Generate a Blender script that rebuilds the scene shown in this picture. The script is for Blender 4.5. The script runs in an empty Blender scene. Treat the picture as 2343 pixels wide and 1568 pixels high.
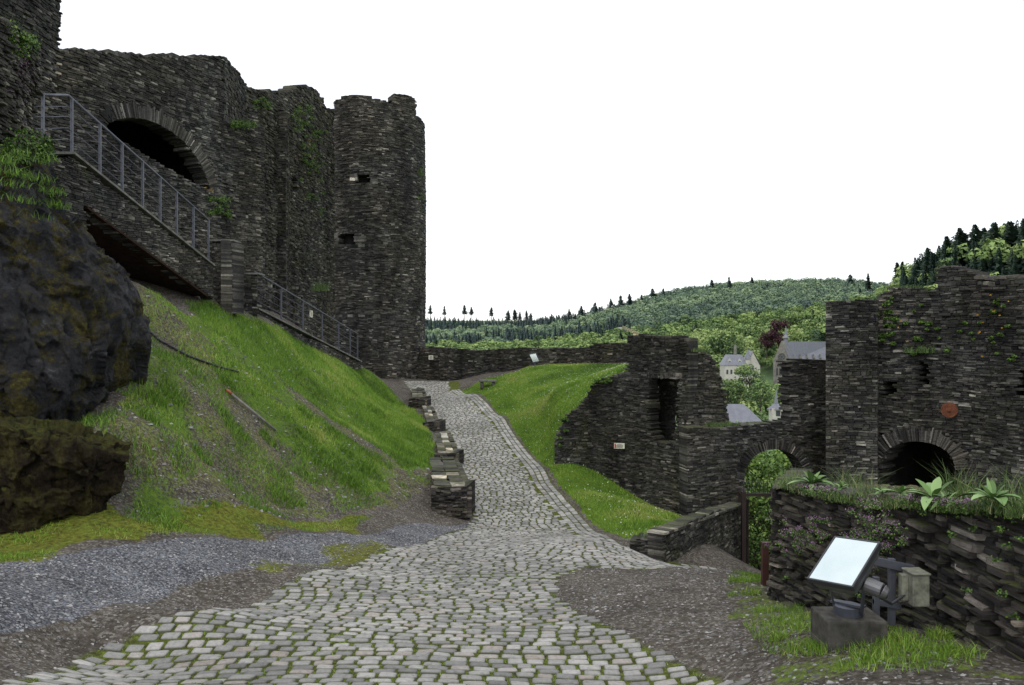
import bpy, math, random
import numpy as np
from mathutils import Vector, Matrix
rng=np.random.default_rng(7); random.seed(7)
F=1787.; CU=1171.5; CV=784.; EYE=1.7
def P(u,v,d): return np.array([(u-CU)/F*d, d, EYE-(v-CV)/F*d])
def PX(u,d): return ((u-CU)/F*d, d)
COL=bpy.context.scene.collection

# ---------------------------------------------------------------- noise
def hsh(a,b,c,seed):
    n=(a*73856093)^(b*19349663)^(c*83492791)^(seed*7919+13)
    n=(n^(n>>13))*1274126177; n=n&0x7fffffff; n=(n^(n>>15))&0x7fffffff
    return (n%10007)/10007.
def vnoise(p,seed=0):
    p=np.asarray(p,float); i=np.floor(p).astype(np.int64); f=p-i; f=f*f*(3-2*f)
    r=0
    for dx in (0,1):
        for dy in (0,1):
            for dz in (0,1):
                w=(f[:,0] if dx else 1-f[:,0])*(f[:,1] if dy else 1-f[:,1])*(f[:,2] if dz else 1-f[:,2])
                r=r+w*hsh(i[:,0]+dx,i[:,1]+dy,i[:,2]+dz,seed)
    return r
def fbm(p,o=4,seed=0):
    p=np.asarray(p,float); r=0; a=.5; t=0
    for k in range(o):
        r=r+a*vnoise(p*2**k+17.3*k,seed+k); t+=a; a*=.5
    return r/t
def fbm2(x,y,s,o=4,seed=0):
    x=np.asarray(x,float).ravel(); y=np.asarray(y,float).ravel()
    return fbm(np.c_[x*s,y*s,np.zeros_like(x)+.37],o,seed)
def facet(p,seed,slope=.5):
    p=np.asarray(p,float)+ (np.c_[vnoise(p*2.1,seed+50),vnoise(p*2.1+5,seed+51),vnoise(p*2.1+9,seed+52)]-.5)*.35
    i=np.floor(p).astype(np.int64); best=np.full(len(p),1e9); out=np.zeros(len(p))
    for dx in (-1,0,1):
        for dy in (-1,0,1):
            for dz in (-1,0,1):
                a,b,c=i[:,0]+dx,i[:,1]+dy,i[:,2]+dz
                q=np.c_[a+hsh(a,b,c,seed),b+hsh(a,b,c,seed+1),c+hsh(a,b,c,seed+2)]; e=p-q; d=(e**2).sum(1)
                o=hsh(a,b,c,seed+3)-.5+slope*(e[:,0]*(hsh(a,b,c,seed+4)-.5)+e[:,1]*(hsh(a,b,c,seed+5)-.5)+e[:,2]*(hsh(a,b,c,seed+6)-.5))*2
                m=d<best; best=np.where(m,d,best); out=np.where(m,o,out)
    return out
def inpoly(x,y,poly):
    x=np.asarray(x); y=np.asarray(y); c=np.zeros(x.shape,bool); n=len(poly)
    for i in range(n):
        x1,y1=poly[i]; x2,y2=poly[(i+1)%n]
        if y1==y2: continue
        k=((y1>y)!=(y2>y))&(x<(x2-x1)*(y-y1)/(y2-y1)+x1); c^=k
    return c

# ---------------------------------------------------------------- mesh helpers
def mesh_np(name,V,faces,mat=None,rnd=None,smooth=False,attrs=None,origin=True,link=True):
    V=np.asarray(V,float)
    if not isinstance(faces,list): faces=[faces]
    faces=[np.asarray(f,np.int64) for f in faces if len(f)]
    loc=np.zeros(3)
    if origin and len(V): loc=np.array([V[:,0].mean(),V[:,1].mean(),V[:,2].min()])
    V=V-loc
    me=bpy.data.meshes.new(name)
    me.vertices.add(len(V)); me.vertices.foreach_set('co',V.astype(np.float32).ravel())
    nf=sum(len(f) for f in faces); li=np.concatenate([f.ravel() for f in faces]).astype(np.int32)
    tot=np.concatenate([np.full(len(f),f.shape[1]) for f in faces]); st=np.concatenate([[0],np.cumsum(tot)[:-1]]).astype(np.int32)
    me.loops.add(len(li)); me.polygons.add(nf)
    me.loops.foreach_set('vertex_index',li); me.polygons.foreach_set('loop_start',st)
    me.polygons.foreach_set('use_smooth',np.full(nf,smooth))
    me.update(calc_edges=True); me.validate()
    if rnd is not None:
        a=me.attributes.new('rnd','FLOAT','POINT'); a.data.foreach_set('value',np.asarray(rnd,np.float32))
    if attrs:
        for k,v in attrs.items():
            a=me.attributes.new(k,'FLOAT','POINT'); a.data.foreach_set('value',np.asarray(v,np.float32))
    if mat: me.materials.append(mat)
    ob=bpy.data.objects.new(name,me); ob.location=loc
    if link: COL.objects.link(ob)
    return ob
def child(c,p):
    c.parent=p; c.location=c.location-p.location; return c
def fin(o,label,cat,group=None,kind=None):
    o["label"]=label; o["category"]=cat
    if group: o["group"]=group
    if kind: o["kind"]=kind
    return o
def empty(name,loc):
    e=bpy.data.objects.new(name,None); e.location=loc; e.empty_display_size=.3; COL.objects.link(e); return e
class Acc:
    def __init__(s): s.V=[]; s.F={}; s.n=0; s.R=[]
    def add(s,V,Fs,r=None):
        V=np.asarray(V,float)
        for f in Fs: s.F.setdefault(len(f),[]).append([i+s.n for i in f])
        s.V.append(V); s.n+=len(V); s.R.append(np.full(len(V),random.random() if r is None else r))
    def obox(s,c,x,y,z,r=None):
        c,x,y,z=[np.asarray(a,float) for a in (c,x,y,z)]
        V=[c+i*x+j*y+k*z for k in (-1,1) for i,j in ((-1,-1),(1,-1),(1,1),(-1,1))]
        s.add(V,[(3,2,1,0),(4,5,6,7),(0,1,5,4),(1,2,6,5),(2,3,7,6),(3,0,4,7)],r)
    def box(s,c,sx,sy,sz,r=None): s.obox(c,(sx/2,0,0),(0,sy/2,0),(0,0,sz/2),r)
    def tube(s,a,b,r0,r1=None,n=8,cap=True,r=None):
        a=np.asarray(a,float); b=np.asarray(b,float); r1=r0 if r1 is None else r1
        d=b-a; d/=np.linalg.norm(d)+1e-9; t=np.array([0,0,1.]) if abs(d[2])<.9 else np.array([1.,0,0])
        x=np.cross(d,t); x/=np.linalg.norm(x); y=np.cross(d,x)
        V=[]
        for c,rr in ((a,r0),(b,r1)):
            for i in range(n):
                an=2*math.pi*i/n; V.append(c+rr*(math.cos(an)*x+math.sin(an)*y))
        Fs=[(i,(i+1)%n,n+(i+1)%n,n+i) for i in range(n)]
        if cap: Fs+= [tuple(range(n-1,-1,-1)),tuple(range(n,2*n))]
        s.add(V,Fs,r)
    def poly(s,pts,r=None): s.add(pts,[tuple(range(len(pts)))],r)
    def prism(s,base,d,r=None):
        b=np.asarray(base,float); d=np.asarray(d,float); n=len(b)
        s.add(np.r_[b,b+d],[tuple(range(n-1,-1,-1)),tuple(range(n,2*n))]+[(i,(i+1)%n,n+(i+1)%n,n+i) for i in range(n)],r)
    def obj(s,name,mat,smooth=False,bevel=0,seg=2):
        o=mesh_np(name,np.concatenate(s.V),[np.array(f) for f in s.F.values()],mat,np.concatenate(s.R),smooth)
        if bevel:
            m=o.modifiers.new('b','BEVEL'); m.width=bevel; m.segments=seg; m.limit_method='ANGLE'
        return o

# ---------------------------------------------------------------- materials
class N:
    def __init__(s,name):
        s.m=bpy.data.materials.new(name); s.m.use_nodes=True; s.t=s.m.node_tree; s.b=s.t.nodes['Principled BSDF']
    def n(s,ty,**k):
        x=s.t.nodes.new('ShaderNode'+ty)
        for a,b in k.items(): setattr(x,a,b)
        return x
    def l(s,a,b): s.t.links.new(a,b)
    def noise(s,scale,detail=5,rough=.6,vec=None):
        x=s.n('TexNoise'); x.inputs['Scale'].default_value=scale; x.inputs['Detail'].default_value=detail; x.inputs['Roughness'].default_value=rough
        if vec is not None: s.l(vec,x.inputs['Vector'])
        return x.outputs['Fac']
    def obj(s,scale=(1,1,1)):
        c=s.n('TexCoord'); m=s.n('Mapping'); m.inputs['Scale'].default_value=scale; s.l(c.outputs['Object'],m.inputs['Vector']); return m.outputs[0]
    def attr(s,name): return s.n('Attribute',attribute_name=name).outputs['Fac']
    def ramp(s,fac,stops,interp='LINEAR'):
        r=s.n('ValToRGB'); r.color_ramp.interpolation=interp; e=r.color_ramp.elements
        while len(e)<len(stops): e.new(.5)
        for q,(p,c) in zip(e,stops):
            q.position=p; q.color=(c,c,c,1) if not hasattr(c,'__len__') else (*c,1)
        s.l(fac,r.inputs[0]); return r.outputs[0]
    def mix(s,f,a,b,mode='MIX'):
        m=s.n('MixRGB',blend_type=mode)
        for i,v in enumerate((f,a,b)):
            if isinstance(v,bpy.types.NodeSocket): s.l(v,m.inputs[i])
            elif hasattr(v,'__len__'): m.inputs[i].default_value=(*v,1)
            else: m.inputs[i].default_value=v if i==0 else (v,v,v,1)
        return m.outputs[0]
    def math(s,op,a,b=0.,c=0.):
        m=s.n('Math',operation=op)
        for i,v in enumerate((a,b,c)):
            if isinstance(v,bpy.types.NodeSocket): s.l(v,m.inputs[i])
            else: m.inputs[i].default_value=v
        return m.outputs[0]
    def bump(s,h,strength=.5,dist=.02):
        b=s.n('Bump'); b.inputs['Strength'].default_value=strength; b.inputs['Distance'].default_value=dist; s.l(h,b.inputs['Height']); s.l(b.outputs[0],s.b.inputs['Normal'])
    def out(s,col,rough=.9,spec=.3,metal=0):
        if isinstance(col,bpy.types.NodeSocket): s.l(col,s.b.inputs['Base Color'])
        else: s.b.inputs['Base Color'].default_value=(*col,1)
        s.b.inputs['Roughness'].default_value=rough; s.b.inputs['Specular IOR Level'].default_value=spec; s.b.inputs['Metallic'].default_value=metal
        return s.m
def stone(name,gain=1.,tint=(1,1,1),moss=.5,mosscol=(.055,.06,.014)):
    k=N(name); o=k.obj()
    r=k.attr('rnd')
    c=k.ramp(r,[(0,(.012,.012,.013)),(.3,(.029,.029,.029)),(.55,(.05,.049,.047)),(.75,(.085,.083,.078)),(.88,(.15,.146,.135)),(1,(.30,.29,.265))])
    big=k.noise(.35,4,.6,o)
    c=k.mix(k.ramp(big,[(.4,0),(.65,.8)]),c,k.mix(1.,c,(1.12,1.0,.83),'MULTIPLY'))
    fine=k.noise(9,6,.75,k.obj((1,1,5)))
    c=k.mix(1.,c,k.ramp(fine,[(.25,.4),(.5,1.),(.75,1.8)]),'MULTIPLY')
    stain=k.noise(.8,7,.7,k.obj((1,1,.35)))
    c=k.mix(1.,c,k.ramp(stain,[(.34,.3),(.5,1.),(.66,1.8)]),'MULTIPLY')
    c=k.mix(1.,c,tuple(gain*t for t in tint),'MULTIPLY')
    mf=k.ramp(k.noise(1.7,8,.78,o),[(.64-.16*moss,0),(.74-.12*moss,1)])
    mf=k.math('MULTIPLY',mf,.8*min(1,moss+.2))
    c=k.mix(mf,c,k.mix(k.noise(14,4,.6,o),mosscol,tuple(1.9*m for m in mosscol)))
    g=k.n('NewGeometry'); sp=k.n('SeparateXYZ'); k.l(g.outputs['Normal'],sp.inputs[0])
    up=k.math('MULTIPLY',k.ramp(sp.outputs[2],[(.55,0),(.85,1)]),k.ramp(k.noise(2.5,5,.6,o),[(.42,0),(.62,.7)]))
    c=k.mix(up,c,(.075,.085,.025))
    k.bump(fine,.8,.025)
    return k.out(c,.85,.25)
M_slate=stone('slate_masonry',1.25,(1,.99,.955),.35)
M_slate_far=stone('slate_masonry_tower',1.15,(1,.985,.95),.25)
M_slate_ruin=stone('slate_masonry_ruin',1.,(1,.98,.93),.45)
M_slate_near=stone('slate_masonry_near',1.05,(1.05,.97,.94),.3)
M_vous=stone('slate_voussoir',1.5,(1,.98,.94),.1)
M_pale=stone('pale_stone',3.2,(1,.97,.92),.1)
M_slate_moss=stone('slate_mossy',1.1,(1,.98,.9),.62,(.055,.06,.016))
M_slab=stone('slate_slab',1.9,(1,.985,.94),.35)
def mk_rock():
    k=N('cliff_rock'); o=k.obj()
    n=k.noise(1.6,13,.82,o); v=k.n('TexVoronoi',feature='DISTANCE_TO_EDGE'); v.inputs['Scale'].default_value=.8
    d=k.n('VectorMath',operation='ADD'); nn=k.n('TexNoise'); nn.inputs['Scale'].default_value=1.2; nn.inputs['Detail'].default_value=9
    k.l(k.obj((1,1,.6)),nn.inputs['Vector']); k.l(o,d.inputs[0]); k.l(nn.outputs['Color'],d.inputs[1]); k.l(d.outputs[0],v.inputs['Vector'])
    c=k.ramp(n,[(.35,(.012,.012,.014)),(.48,(.035,.035,.039)),(.57,(.07,.069,.074)),(.66,(.2,.2,.205)),(.75,(.33,.33,.33))])
    c=k.mix(k.ramp(v.outputs['Distance'],[(0,.7),(.03,0)]),c,(.008,.008,.008))
    m=k.ramp(k.noise(.9,13,.84,k.obj((1,1,1.2))),[(.505,0),(.55,.95)])
    c=k.mix(m,c,k.ramp(k.noise(10,9,.78,o),[(.34,(.02,.018,.009)),(.5,(.065,.053,.014)),(.6,(.12,.105,.02)),(.72,(.22,.2,.05))]))
    h=k.math('ADD',n,k.math('MULTIPLY',k.noise(6,10,.8,o),.6))
    k.bump(h,1,.22); return k.out(c,.9,.2)
M_rock=mk_rock()
def mk_rock2():
    k=N('mossy_rock'); o=k.obj()
    c=k.ramp(k.noise(3.5,11,.82,k.obj((1,1,.5))),[(.34,(.009,.007,.005)),(.48,(.028,.021,.014)),(.56,(.05,.042,.016)),(.7,(.12,.11,.035))])
    g=k.n('NewGeometry'); sp=k.n('SeparateXYZ'); k.l(g.outputs['Normal'],sp.inputs[0])
    c=k.mix(k.math('MULTIPLY',k.ramp(sp.outputs[2],[(.35,0),(.8,.9)]),k.ramp(k.noise(2.5,8,.75,o),[(.35,.1),(.6,.9)])),c,k.ramp(k.noise(10,7,.7,o),[(.35,(.03,.035,.01)),(.6,(.09,.095,.02))]))
    k.bump(k.noise(8,10,.8,o),1,.1); return k.out(c,.95,.1)
M_rock2=mk_rock2()
def mk_ground():
    k=N('castle_ground'); o=k.obj()
    n1=k.noise(1.2,8,.7,o); n2=k.noise(16,8,.7,o); n3=k.noise(70,3,.6,o)
    vo=k.n('TexVoronoi'); vo.inputs['Scale'].default_value=38; k.l(o,vo.inputs['Vector'])
    vg=k.n('SeparateColor'); k.l(vo.outputs['Color'],vg.inputs[0])
    soil=k.ramp(n2,[(.3,(.038,.031,.024)),(.5,(.088,.075,.06)),(.7,(.18,.16,.135))])
    soil=k.mix(k.ramp(vg.outputs[0],[(.78,0),(.86,.7)]),soil,(.25,.235,.215))
    soil=k.mix(1.,soil,k.ramp(n1,[(.3,.6),(.7,1.35)]),'MULTIPLY')
    vo2=k.n('TexVoronoi'); vo2.inputs['Scale'].default_value=45; k.l(o,vo2.inputs['Vector'])
    sg=k.n('SeparateColor'); k.l(vo2.outputs['Color'],sg.inputs[0])
    gravel=k.ramp(sg.outputs[0],[(0,(.075,.077,.085)),(.5,(.185,.19,.21)),(1,(.38,.39,.42))])
    gravel=k.mix(1.,gravel,k.ramp(vo2.outputs['Distance'],[(0,1.15),(.75,.45)]),'MULTIPLY')
    gravel=k.mix(1.,gravel,k.ramp(n1,[(.3,.55),(.7,1.25)]),'MULTIPLY')
    grass=k.ramp(k.math('ADD',k.math('MULTIPLY',n2,.6),k.math('MULTIPLY',n1,.4)),[(.35,(.03,.055,.009)),(.5,(.085,.15,.018)),(.65,(.17,.23,.032))])
    mossc=k.ramp(n2,[(.35,(.045,.047,.01)),(.52,(.125,.135,.018)),(.68,(.22,.23,.04))])
    def thr(a,w=.25):
        x=k.math('ADD',k.attr(a),k.math('MULTIPLY',k.math('SUBTRACT',k.mix(.5,n1,n2),.5),2.4)); return k.ramp(x,[(.5-w,0),(.5+w,1)])
    c=k.mix(thr('gravel'),soil,gravel)
    c=k.mix(thr('moss'),c,mossc)
    c=k.mix(thr('grass',.12),c,grass)
    jo=k.ramp(n2,[(.35,(.032,.032,.014)),(.5,(.085,.10,.018)),(.65,(.15,.19,.035))])
    c=k.mix(k.attr('road'),c,jo)
    h=k.math('ADD',k.math('MULTIPLY',vo2.outputs['Distance'],-.6),k.math('ADD',n2,k.math('MULTIPLY',n3,.4)))
    k.bump(h,1,.025); return k.out(c,.95,.15)
M_ground=mk_ground()
def mk_cob():
    k=N('cobblestone'); o=k.obj(); r=k.attr('rnd')
    c=k.ramp(r,[(0,(.17,.165,.155)),(.3,(.25,.245,.23)),(.6,(.32,.31,.29)),(.85,(.40,.385,.36)),(1,(.31,.265,.23))])
    n=k.noise(26,8,.78,o)
    c=k.mix(1.,c,k.ramp(n,[(.3,.5),(.5,1.),(.75,1.3)]),'MULTIPLY')
    c=k.mix(1.,c,k.ramp(k.noise(.5,5,.6,o),[(.3,.75),(.7,1.12)]),'MULTIPLY')
    c=k.mix(k.ramp(k.math('ADD',k.attr('edge'),k.math('MULTIPLY',n,.35)),[(.25,0),(1.1,.85)]),c,(.06,.066,.022))
    k.bump(k.noise(45,7,.75,o),.8,.012); return k.out(c,.65,.45)
M_cob=mk_cob()
def mk_leaf(name,stops,rough=.6,spec=.3):
    k=N(name); return k.out(k.ramp(k.attr('rnd'),stops),rough,spec)
M_grass=mk_leaf('grass_blades',[(0,(.05,.10,.012)),(.45,(.12,.23,.022)),(.8,(.2,.34,.036)),(1,(.34,.36,.1))])
M_tuft=mk_leaf('wall_grass',[(0,(.035,.065,.018)),(.6,(.095,.16,.04)),(.9,(.18,.23,.08)),(1,(.34,.31,.17))])
M_leaf=mk_leaf('broadleaf_foliage',[(0,(.02,.045,.008)),(.4,(.065,.13,.02)),(.75,(.14,.24,.04)),(1,(.24,.33,.07))])
M_ros=mk_leaf('rosette_leaf',[(0,(.06,.11,.03)),(.6,(.13,.23,.065)),(1,(.24,.36,.14))])
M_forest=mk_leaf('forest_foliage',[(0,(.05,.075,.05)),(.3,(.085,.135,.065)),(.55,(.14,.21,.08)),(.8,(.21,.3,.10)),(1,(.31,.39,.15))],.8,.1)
M_forest_haze=mk_leaf('haze_tinted_forest_foliage',[(0,(.09,.125,.115)),(.4,(.125,.18,.135)),(.75,(.19,.265,.16)),(1,(.28,.36,.21))],.8,.1)  # distance haze painted into the leaf colour: paler, greyer greens
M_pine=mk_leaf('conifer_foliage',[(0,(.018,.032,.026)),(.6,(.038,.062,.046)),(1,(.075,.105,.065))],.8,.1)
M_pine_haze=mk_leaf('haze_tinted_conifer_foliage',[(0,(.055,.08,.085)),(.6,(.08,.115,.11)),(1,(.12,.165,.14))],.8,.1)  # far conifers: bluish haze put into the base colour
M_copper=mk_leaf('copper_beech_foliage',[(0,(.03,.014,.02)),(.6,(.07,.032,.04)),(1,(.13,.07,.075))],.8,.1)
M_yel=mk_leaf('yellow_flowers',[(0,(.4,.2,.01)),(1,(.7,.42,.02))])
M_pink=mk_leaf('pink_flowers',[(0,(.12,.06,.10)),(1,(.46,.27,.46))])
M_white=mk_leaf('daisy_flowers',[(0,(.6,.6,.55)),(1,(.8,.8,.78))])
def flat(name,c,rough=.6,spec=.4,metal=0,var=.25,sc=6,bump=0):
    k=N(name); n=k.noise(sc,6,.65,k.obj())
    col=k.mix(1.,c,k.ramp(n,[(.3,1-var),(.7,1+var)]),'MULTIPLY')
    if bump: k.bump(n,bump,.01)
    return k.out(col,rough,spec,metal)
M_metal=flat('painted_steel',(.085,.09,.11),.45,.5,.2)
M_dark=flat('black_enamel',(.04,.042,.046),.4,.5,.2)
M_housing=flat('cast_aluminium',(.15,.15,.155),.45,.5,.5)
M_conc=flat('weathered_concrete',(.075,.07,.06),.9,.2,0,.6,9,.6)
M_boxg=flat('stained_grey_box',(.18,.18,.14),.6,.4,0,.65,12)
M_cope=flat('coping_stone',(.14,.137,.125),.85,.3,0,.5,7,.4)
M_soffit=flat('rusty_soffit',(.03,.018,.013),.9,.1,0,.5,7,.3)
M_bark=flat('tree_bark',(.06,.045,.035),.9,.1)
M_black=flat('black_hose_rubber',(.02,.02,.022),.5,.4)
M_rust=flat('rusty_iron',(.14,.05,.025),.85,.3,.2,.5,12,.5)
M_brown=flat('brown_painted_steel',(.028,.018,.016),.5,.4,.1)
M_redp=flat('red_brown_post',(.07,.03,.024),.6,.3)
M_slateroof=flat('slate_roof',(.16,.165,.195),.5,.5,0,.2,1.2)
M_church=flat('church_stone',(.2,.185,.165),.9,.2,0,.35,.9)
M_housew=flat('cream_render',(.46,.44,.39),.9,.2,0,.15,.8)
M_win=flat('window_glass',(.045,.05,.06),.25,.5,0,.2)
M_crane=flat('pale_crane_paint',(.55,.45,.3),.6,.3)
M_signw=flat('sign_cream',(.62,.6,.48),.6,.3,0,.1)
M_signr=flat('sign_red',(.5,.05,.03),.6,.3)
M_signk=flat('sign_dark_print',(.06,.05,.05),.6,.3)
M_pole=flat('weathered_pole',(.2,.185,.17),.7,.3,0,.4,8)
M_orange=flat('orange_tape',(.35,.09,.05),.6)
def mk_glass():
    k=N('lamp_glass'); n=k.noise(3,3,.5,k.obj()); return k.out(k.ramp(n,[(.3,(.6,.7,.7)),(.7,(.76,.84,.84))]),.07,1.0,.75)
M_glass=mk_glass()

# ---------------------------------------------------------------- terrain
def rbf(pts,c=.6,lam=.02,sc=1.):
    A=np.array([[*PX(u,d),P(u,v,d)[2]] for u,v,d in pts]); X=A[:,:2]/sc; z=A[:,2]; n=len(A)
    D=np.sqrt(((X[:,None]-X[None])**2).sum(-1)+c*c)
    K=np.zeros((n+3,n+3)); K[:n,:n]=-D+np.eye(n)*lam; Q=np.c_[np.ones(n),X]; K[:n,n:]=Q; K[n:,:n]=Q.T
    w=np.linalg.solve(K,np.r_[z,0,0,0])
    def f(x,y):
        x=np.asarray(x,float)/sc; y=np.asarray(y,float)/sc; r=w[n]+w[n+1]*x+w[n+2]*y
        for i in range(n): r=r-w[i]*np.sqrt((x-X[i,0])**2+(y-X[i,1])**2+c*c)
        return r
    return f
road_d=[(1568,5.65),(1500,6.47),(1400,8.22),(1300,11.28),(1250,13.84),(1200,17.98),(1150,19.7),(1100,21.8),(1050,24.3),(1000,27.5),(950,31.7),(900,37.4),(870,42.)]
roadL={1568:300,1500:200,1400:450,1300:740,1250:900,1200:1080,1150:1085,1100:1072,1050:1045,1000:1030,950:990,900:945,870:922}
roadR={1568:1650,1500:1500,1400:1330,1300:1500,1250:1420,1200:1345,1150:1300,1100:1258,1050:1220,1000:1180,950:1140,900:1090,870:1050}
front=[];
for v,d in road_d:
    front+= [(roadL[v],v,d),((roadL[v]+roadR[v])/2,v,d),(roadR[v],v,d)]
back_shared=[t for t in front if t[2]>=24.2]
left=[(0,1568,4.7),(0,1400,6.3),(0,1280,8.3),(0,1190,10),(300,1190,10.4),(-400,1300,8.3),(400,1300,9.2),(400,1400,7.2),(700,1300,10.3),(800,1230,13.2),
 (330,1100,11.6),(600,1150,14),(850,1160,16.6),(960,1180,17.6),(400,1000,13),(300,950,12.4),(600,1000,16.5),(800,1000,19.8),(900,1100,18.8),(500,900,16.2),(400,850,15),
 (700,900,22.5),(1000,1090,20.6),(960,1000,25),(930,935,30),(885,875,38),(350,780,16),(320,655,17.5),(380,690,19),(480,678,21.5),(590,715,25),(700,775,29.5),(822,836,34),
 (640,800,23),(760,850,27),(550,760,21),(855,880,33),(200,1050,11.2),(700,1080,16.5),(740,850,40),(600,700,34),(100,600,20),
 (200,965,12.2),(150,990,11.6),(255,925,12.9),(322,865,14.2),(290,1010,11.7)]
right=[(1400,1400,8.0),(1600,1400,7.8),(1600,1500,6.3),(1700,1322,10),(1750,1342,9),(1650,1306,11),(1900,1480,5.5),(1900,1400,7),(2200,1540,4.7),(2343,1560,4.5),(2600,1600,4),
 (1640,1316,12.6),(1720,1335,18),(1760,1330,20.5),(1500,1285,14),(1560,1205,17),(1570,1190,19.3),(1400,1137,20.8),(1300,1074,22.1),(1470,1165,19.4),(1450,1215,16.8),(1350,1130,19.8),(1500,1225,15.8)]
behind=[(1278,1030,23.3),(1290,965,23.3),(1340,920,23.1),(1385,872,22.9),(1440,847,22.5),(1230,960,27.),(1250,900,29)]
back=[(1200,920,32.5),(1120,890,36.5),(1300,880,30),(1400,855,27.5),(1250,842,38),(1430,836,32),(1000,872,43),(1100,858,41.5),(1170,850,40.5),(1200,843,40),(1300,837,38.5),(1430,836,36)]
f1=rbf(front+left+right+back[:2]+back[4:]); f2=rbf(back_shared+behind+back)
WLP=[PX(1268,22.9),PX(1300,22.8),PX(1380,22.3),PX(1480,21.3),PX(1574,20.3)]
wl=np.array(WLP+[PX(1890,20.8)])
def sst(a,b,x): t=np.clip((x-a)/(b-a),0,1); return t*t*(3-2*t)
def ZT(x,y,detail=True):
    x=np.asarray(x,float); y=np.asarray(y,float); sh=x.shape; x=x.ravel(); y=y.ravel()
    a=f1(x,y); b=f2(x,y)
    yw=np.interp(x,wl[:,0],wl[:,1])+.2
    m=sst(.7,1.7,x)*(y>yw)
    far=sst(28,33,y)
    m=np.maximum(m,far*(x>-6.2)*sst(-6.2,-4,x))
    z=a*(1-m)+b*m
    dr=sst(.165,.2,x/np.maximum(y,1))*(y>yw)*(x>3.3)
    z=z*(1-dr)+dr*np.minimum(z,-6.5)
    rp=sst(45,47,y+np.maximum(0,x)*1.2); z=z*(1-rp)+rp*np.minimum(z,-8)
    z=np.clip(z,-9,4.5)
    if detail: z=z+(fbm2(x,y,.9,5,3)-.5)*.22*sst(4,14,y)*(1-sst(0,1.5,x)*.7)*ROADF(x,y)
    return z.reshape(sh)
ROADF=lambda x,y:1.
def hit(u,v,zf=None):
    d=np.linspace(3.5,50,1600); x=(u-CU)/F*d; z=EYE-(v-CV)/F*d; t=(zf or ZT)(x,d)
    k=np.nonzero(t>=z)[0]; i=k[0] if len(k) else len(d)-1
    return np.array([x[i],d[i],t[i]])
_det=lambda x,y:ZT(x,y,False)
def gpoly(pts): return [tuple(hit(u,v,_det)[:2]) for u,v in pts]
road_px_L=[(-60,1600),(20,1568),(200,1495),(440,1402),(680,1325),(880,1258),(1000,1232),(1085,1195),(1082,1150),(1070,1100),(1045,1050),(1030,1000),(990,950),(945,900),(922,872)]
road_px_R=[(1050,872),(1052,892),(1090,903),(1140,950),(1180,1000),(1220,1050),(1258,1100),(1300,1150),(1345,1200),(1420,1248),(1500,1275),(1640,1303),(1500,1305),(1345,1298),(1275,1318),(1265,1360),(1330,1412),(1500,1492),(1690,1568),(1760,1600)]
RL=gpoly(road_px_L); RR=gpoly(road_px_R); ROAD=RL+RR
ROADF=lambda x,y:1-inpoly(x,y,ROAD)*1.
G_grav=gpoly([(-300,1300),(0,1285),(200,1262),(500,1240),(800,1222),(940,1200),(1088,1190),(1090,1215),(950,1245),(780,1272),(640,1295),(420,1340),(220,1390),(0,1445),(-300,1500)])
G_right=gpoly([(1050,897),(1110,868),(1180,852)])+[PX(1230,40.5),PX(1330,38.6),PX(1440,36.3),PX(1444,30),PX(1448,25)]+[(wl[3][0]-.1,24.2),(wl[3][0]+.2,21.5)]+[tuple(wl[4])]+gpoly([(1570,1195),(1545,1218),(1430,1232),(1385,1215),(1310,1140),(1230,1050),(1150,950),(1100,900)])
G_lush=gpoly([(420,690),(520,715),(600,745),(700,790),(820,842),(890,885),(950,940),(990,1000),(1000,1080),(920,1070),(840,1010),(760,960),(640,860),(560,800),(470,745)])
G_lush2=gpoly([(480,750),(560,800),(700,930),(840,1030),(900,1130),(780,1110),(640,980),(560,900),(490,830)])
G_bank=gpoly([(320,660),(500,700),(700,790),(1000,1080),(980,1110),(860,1160),(420,1190),(300,1170),(160,1000),(330,880)])
G_low=gpoly([(-300,1230),(0,1195),(300,1175),(430,1150),(560,1180),(860,1175),(800,1215),(450,1228),(150,1262),(0,1285),(-300,1310)])
G_mid=gpoly([(540,1300),(700,1280),(900,1248),(880,1268),(760,1298),(620,1310)])
G_fr=gpoly([(1660,1345),(1700,1310),(1760,1340),(1850,1400),(2343,1545),(2343,1568),(1900,1545),(1740,1490),(1680,1410)])
xs=np.unique(np.round(np.r_[np.arange(-34,-14,.5),np.arange(-14,-6,.14),np.arange(-6,6.5,.085),np.arange(6.5,16,.4)],3))
ys=[1.0]
while ys[-1]<50: ys.append(ys[-1]+max(.06,min(.22,ys[-1]*.008)))
ys=np.array(ys); X,Y=np.meshgrid(xs,ys); Z=ZT(X,Y)
nx,ny=len(xs),len(ys)
def gridfaces(nx,ny):
    i=np.arange(nx*ny).reshape(ny,nx); return np.c_[i[:-1,:-1].ravel(),i[:-1,1:].ravel(),i[1:,1:].ravel(),i[1:,:-1].ravel()]
xr=X.ravel(); yr=Y.ravel()
jx=xr+(fbm2(xr,yr,1.2,4,5)-.5)*1.2; jy=yr+(fbm2(xr,yr,1.2,4,9)-.5)*1.2
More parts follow.
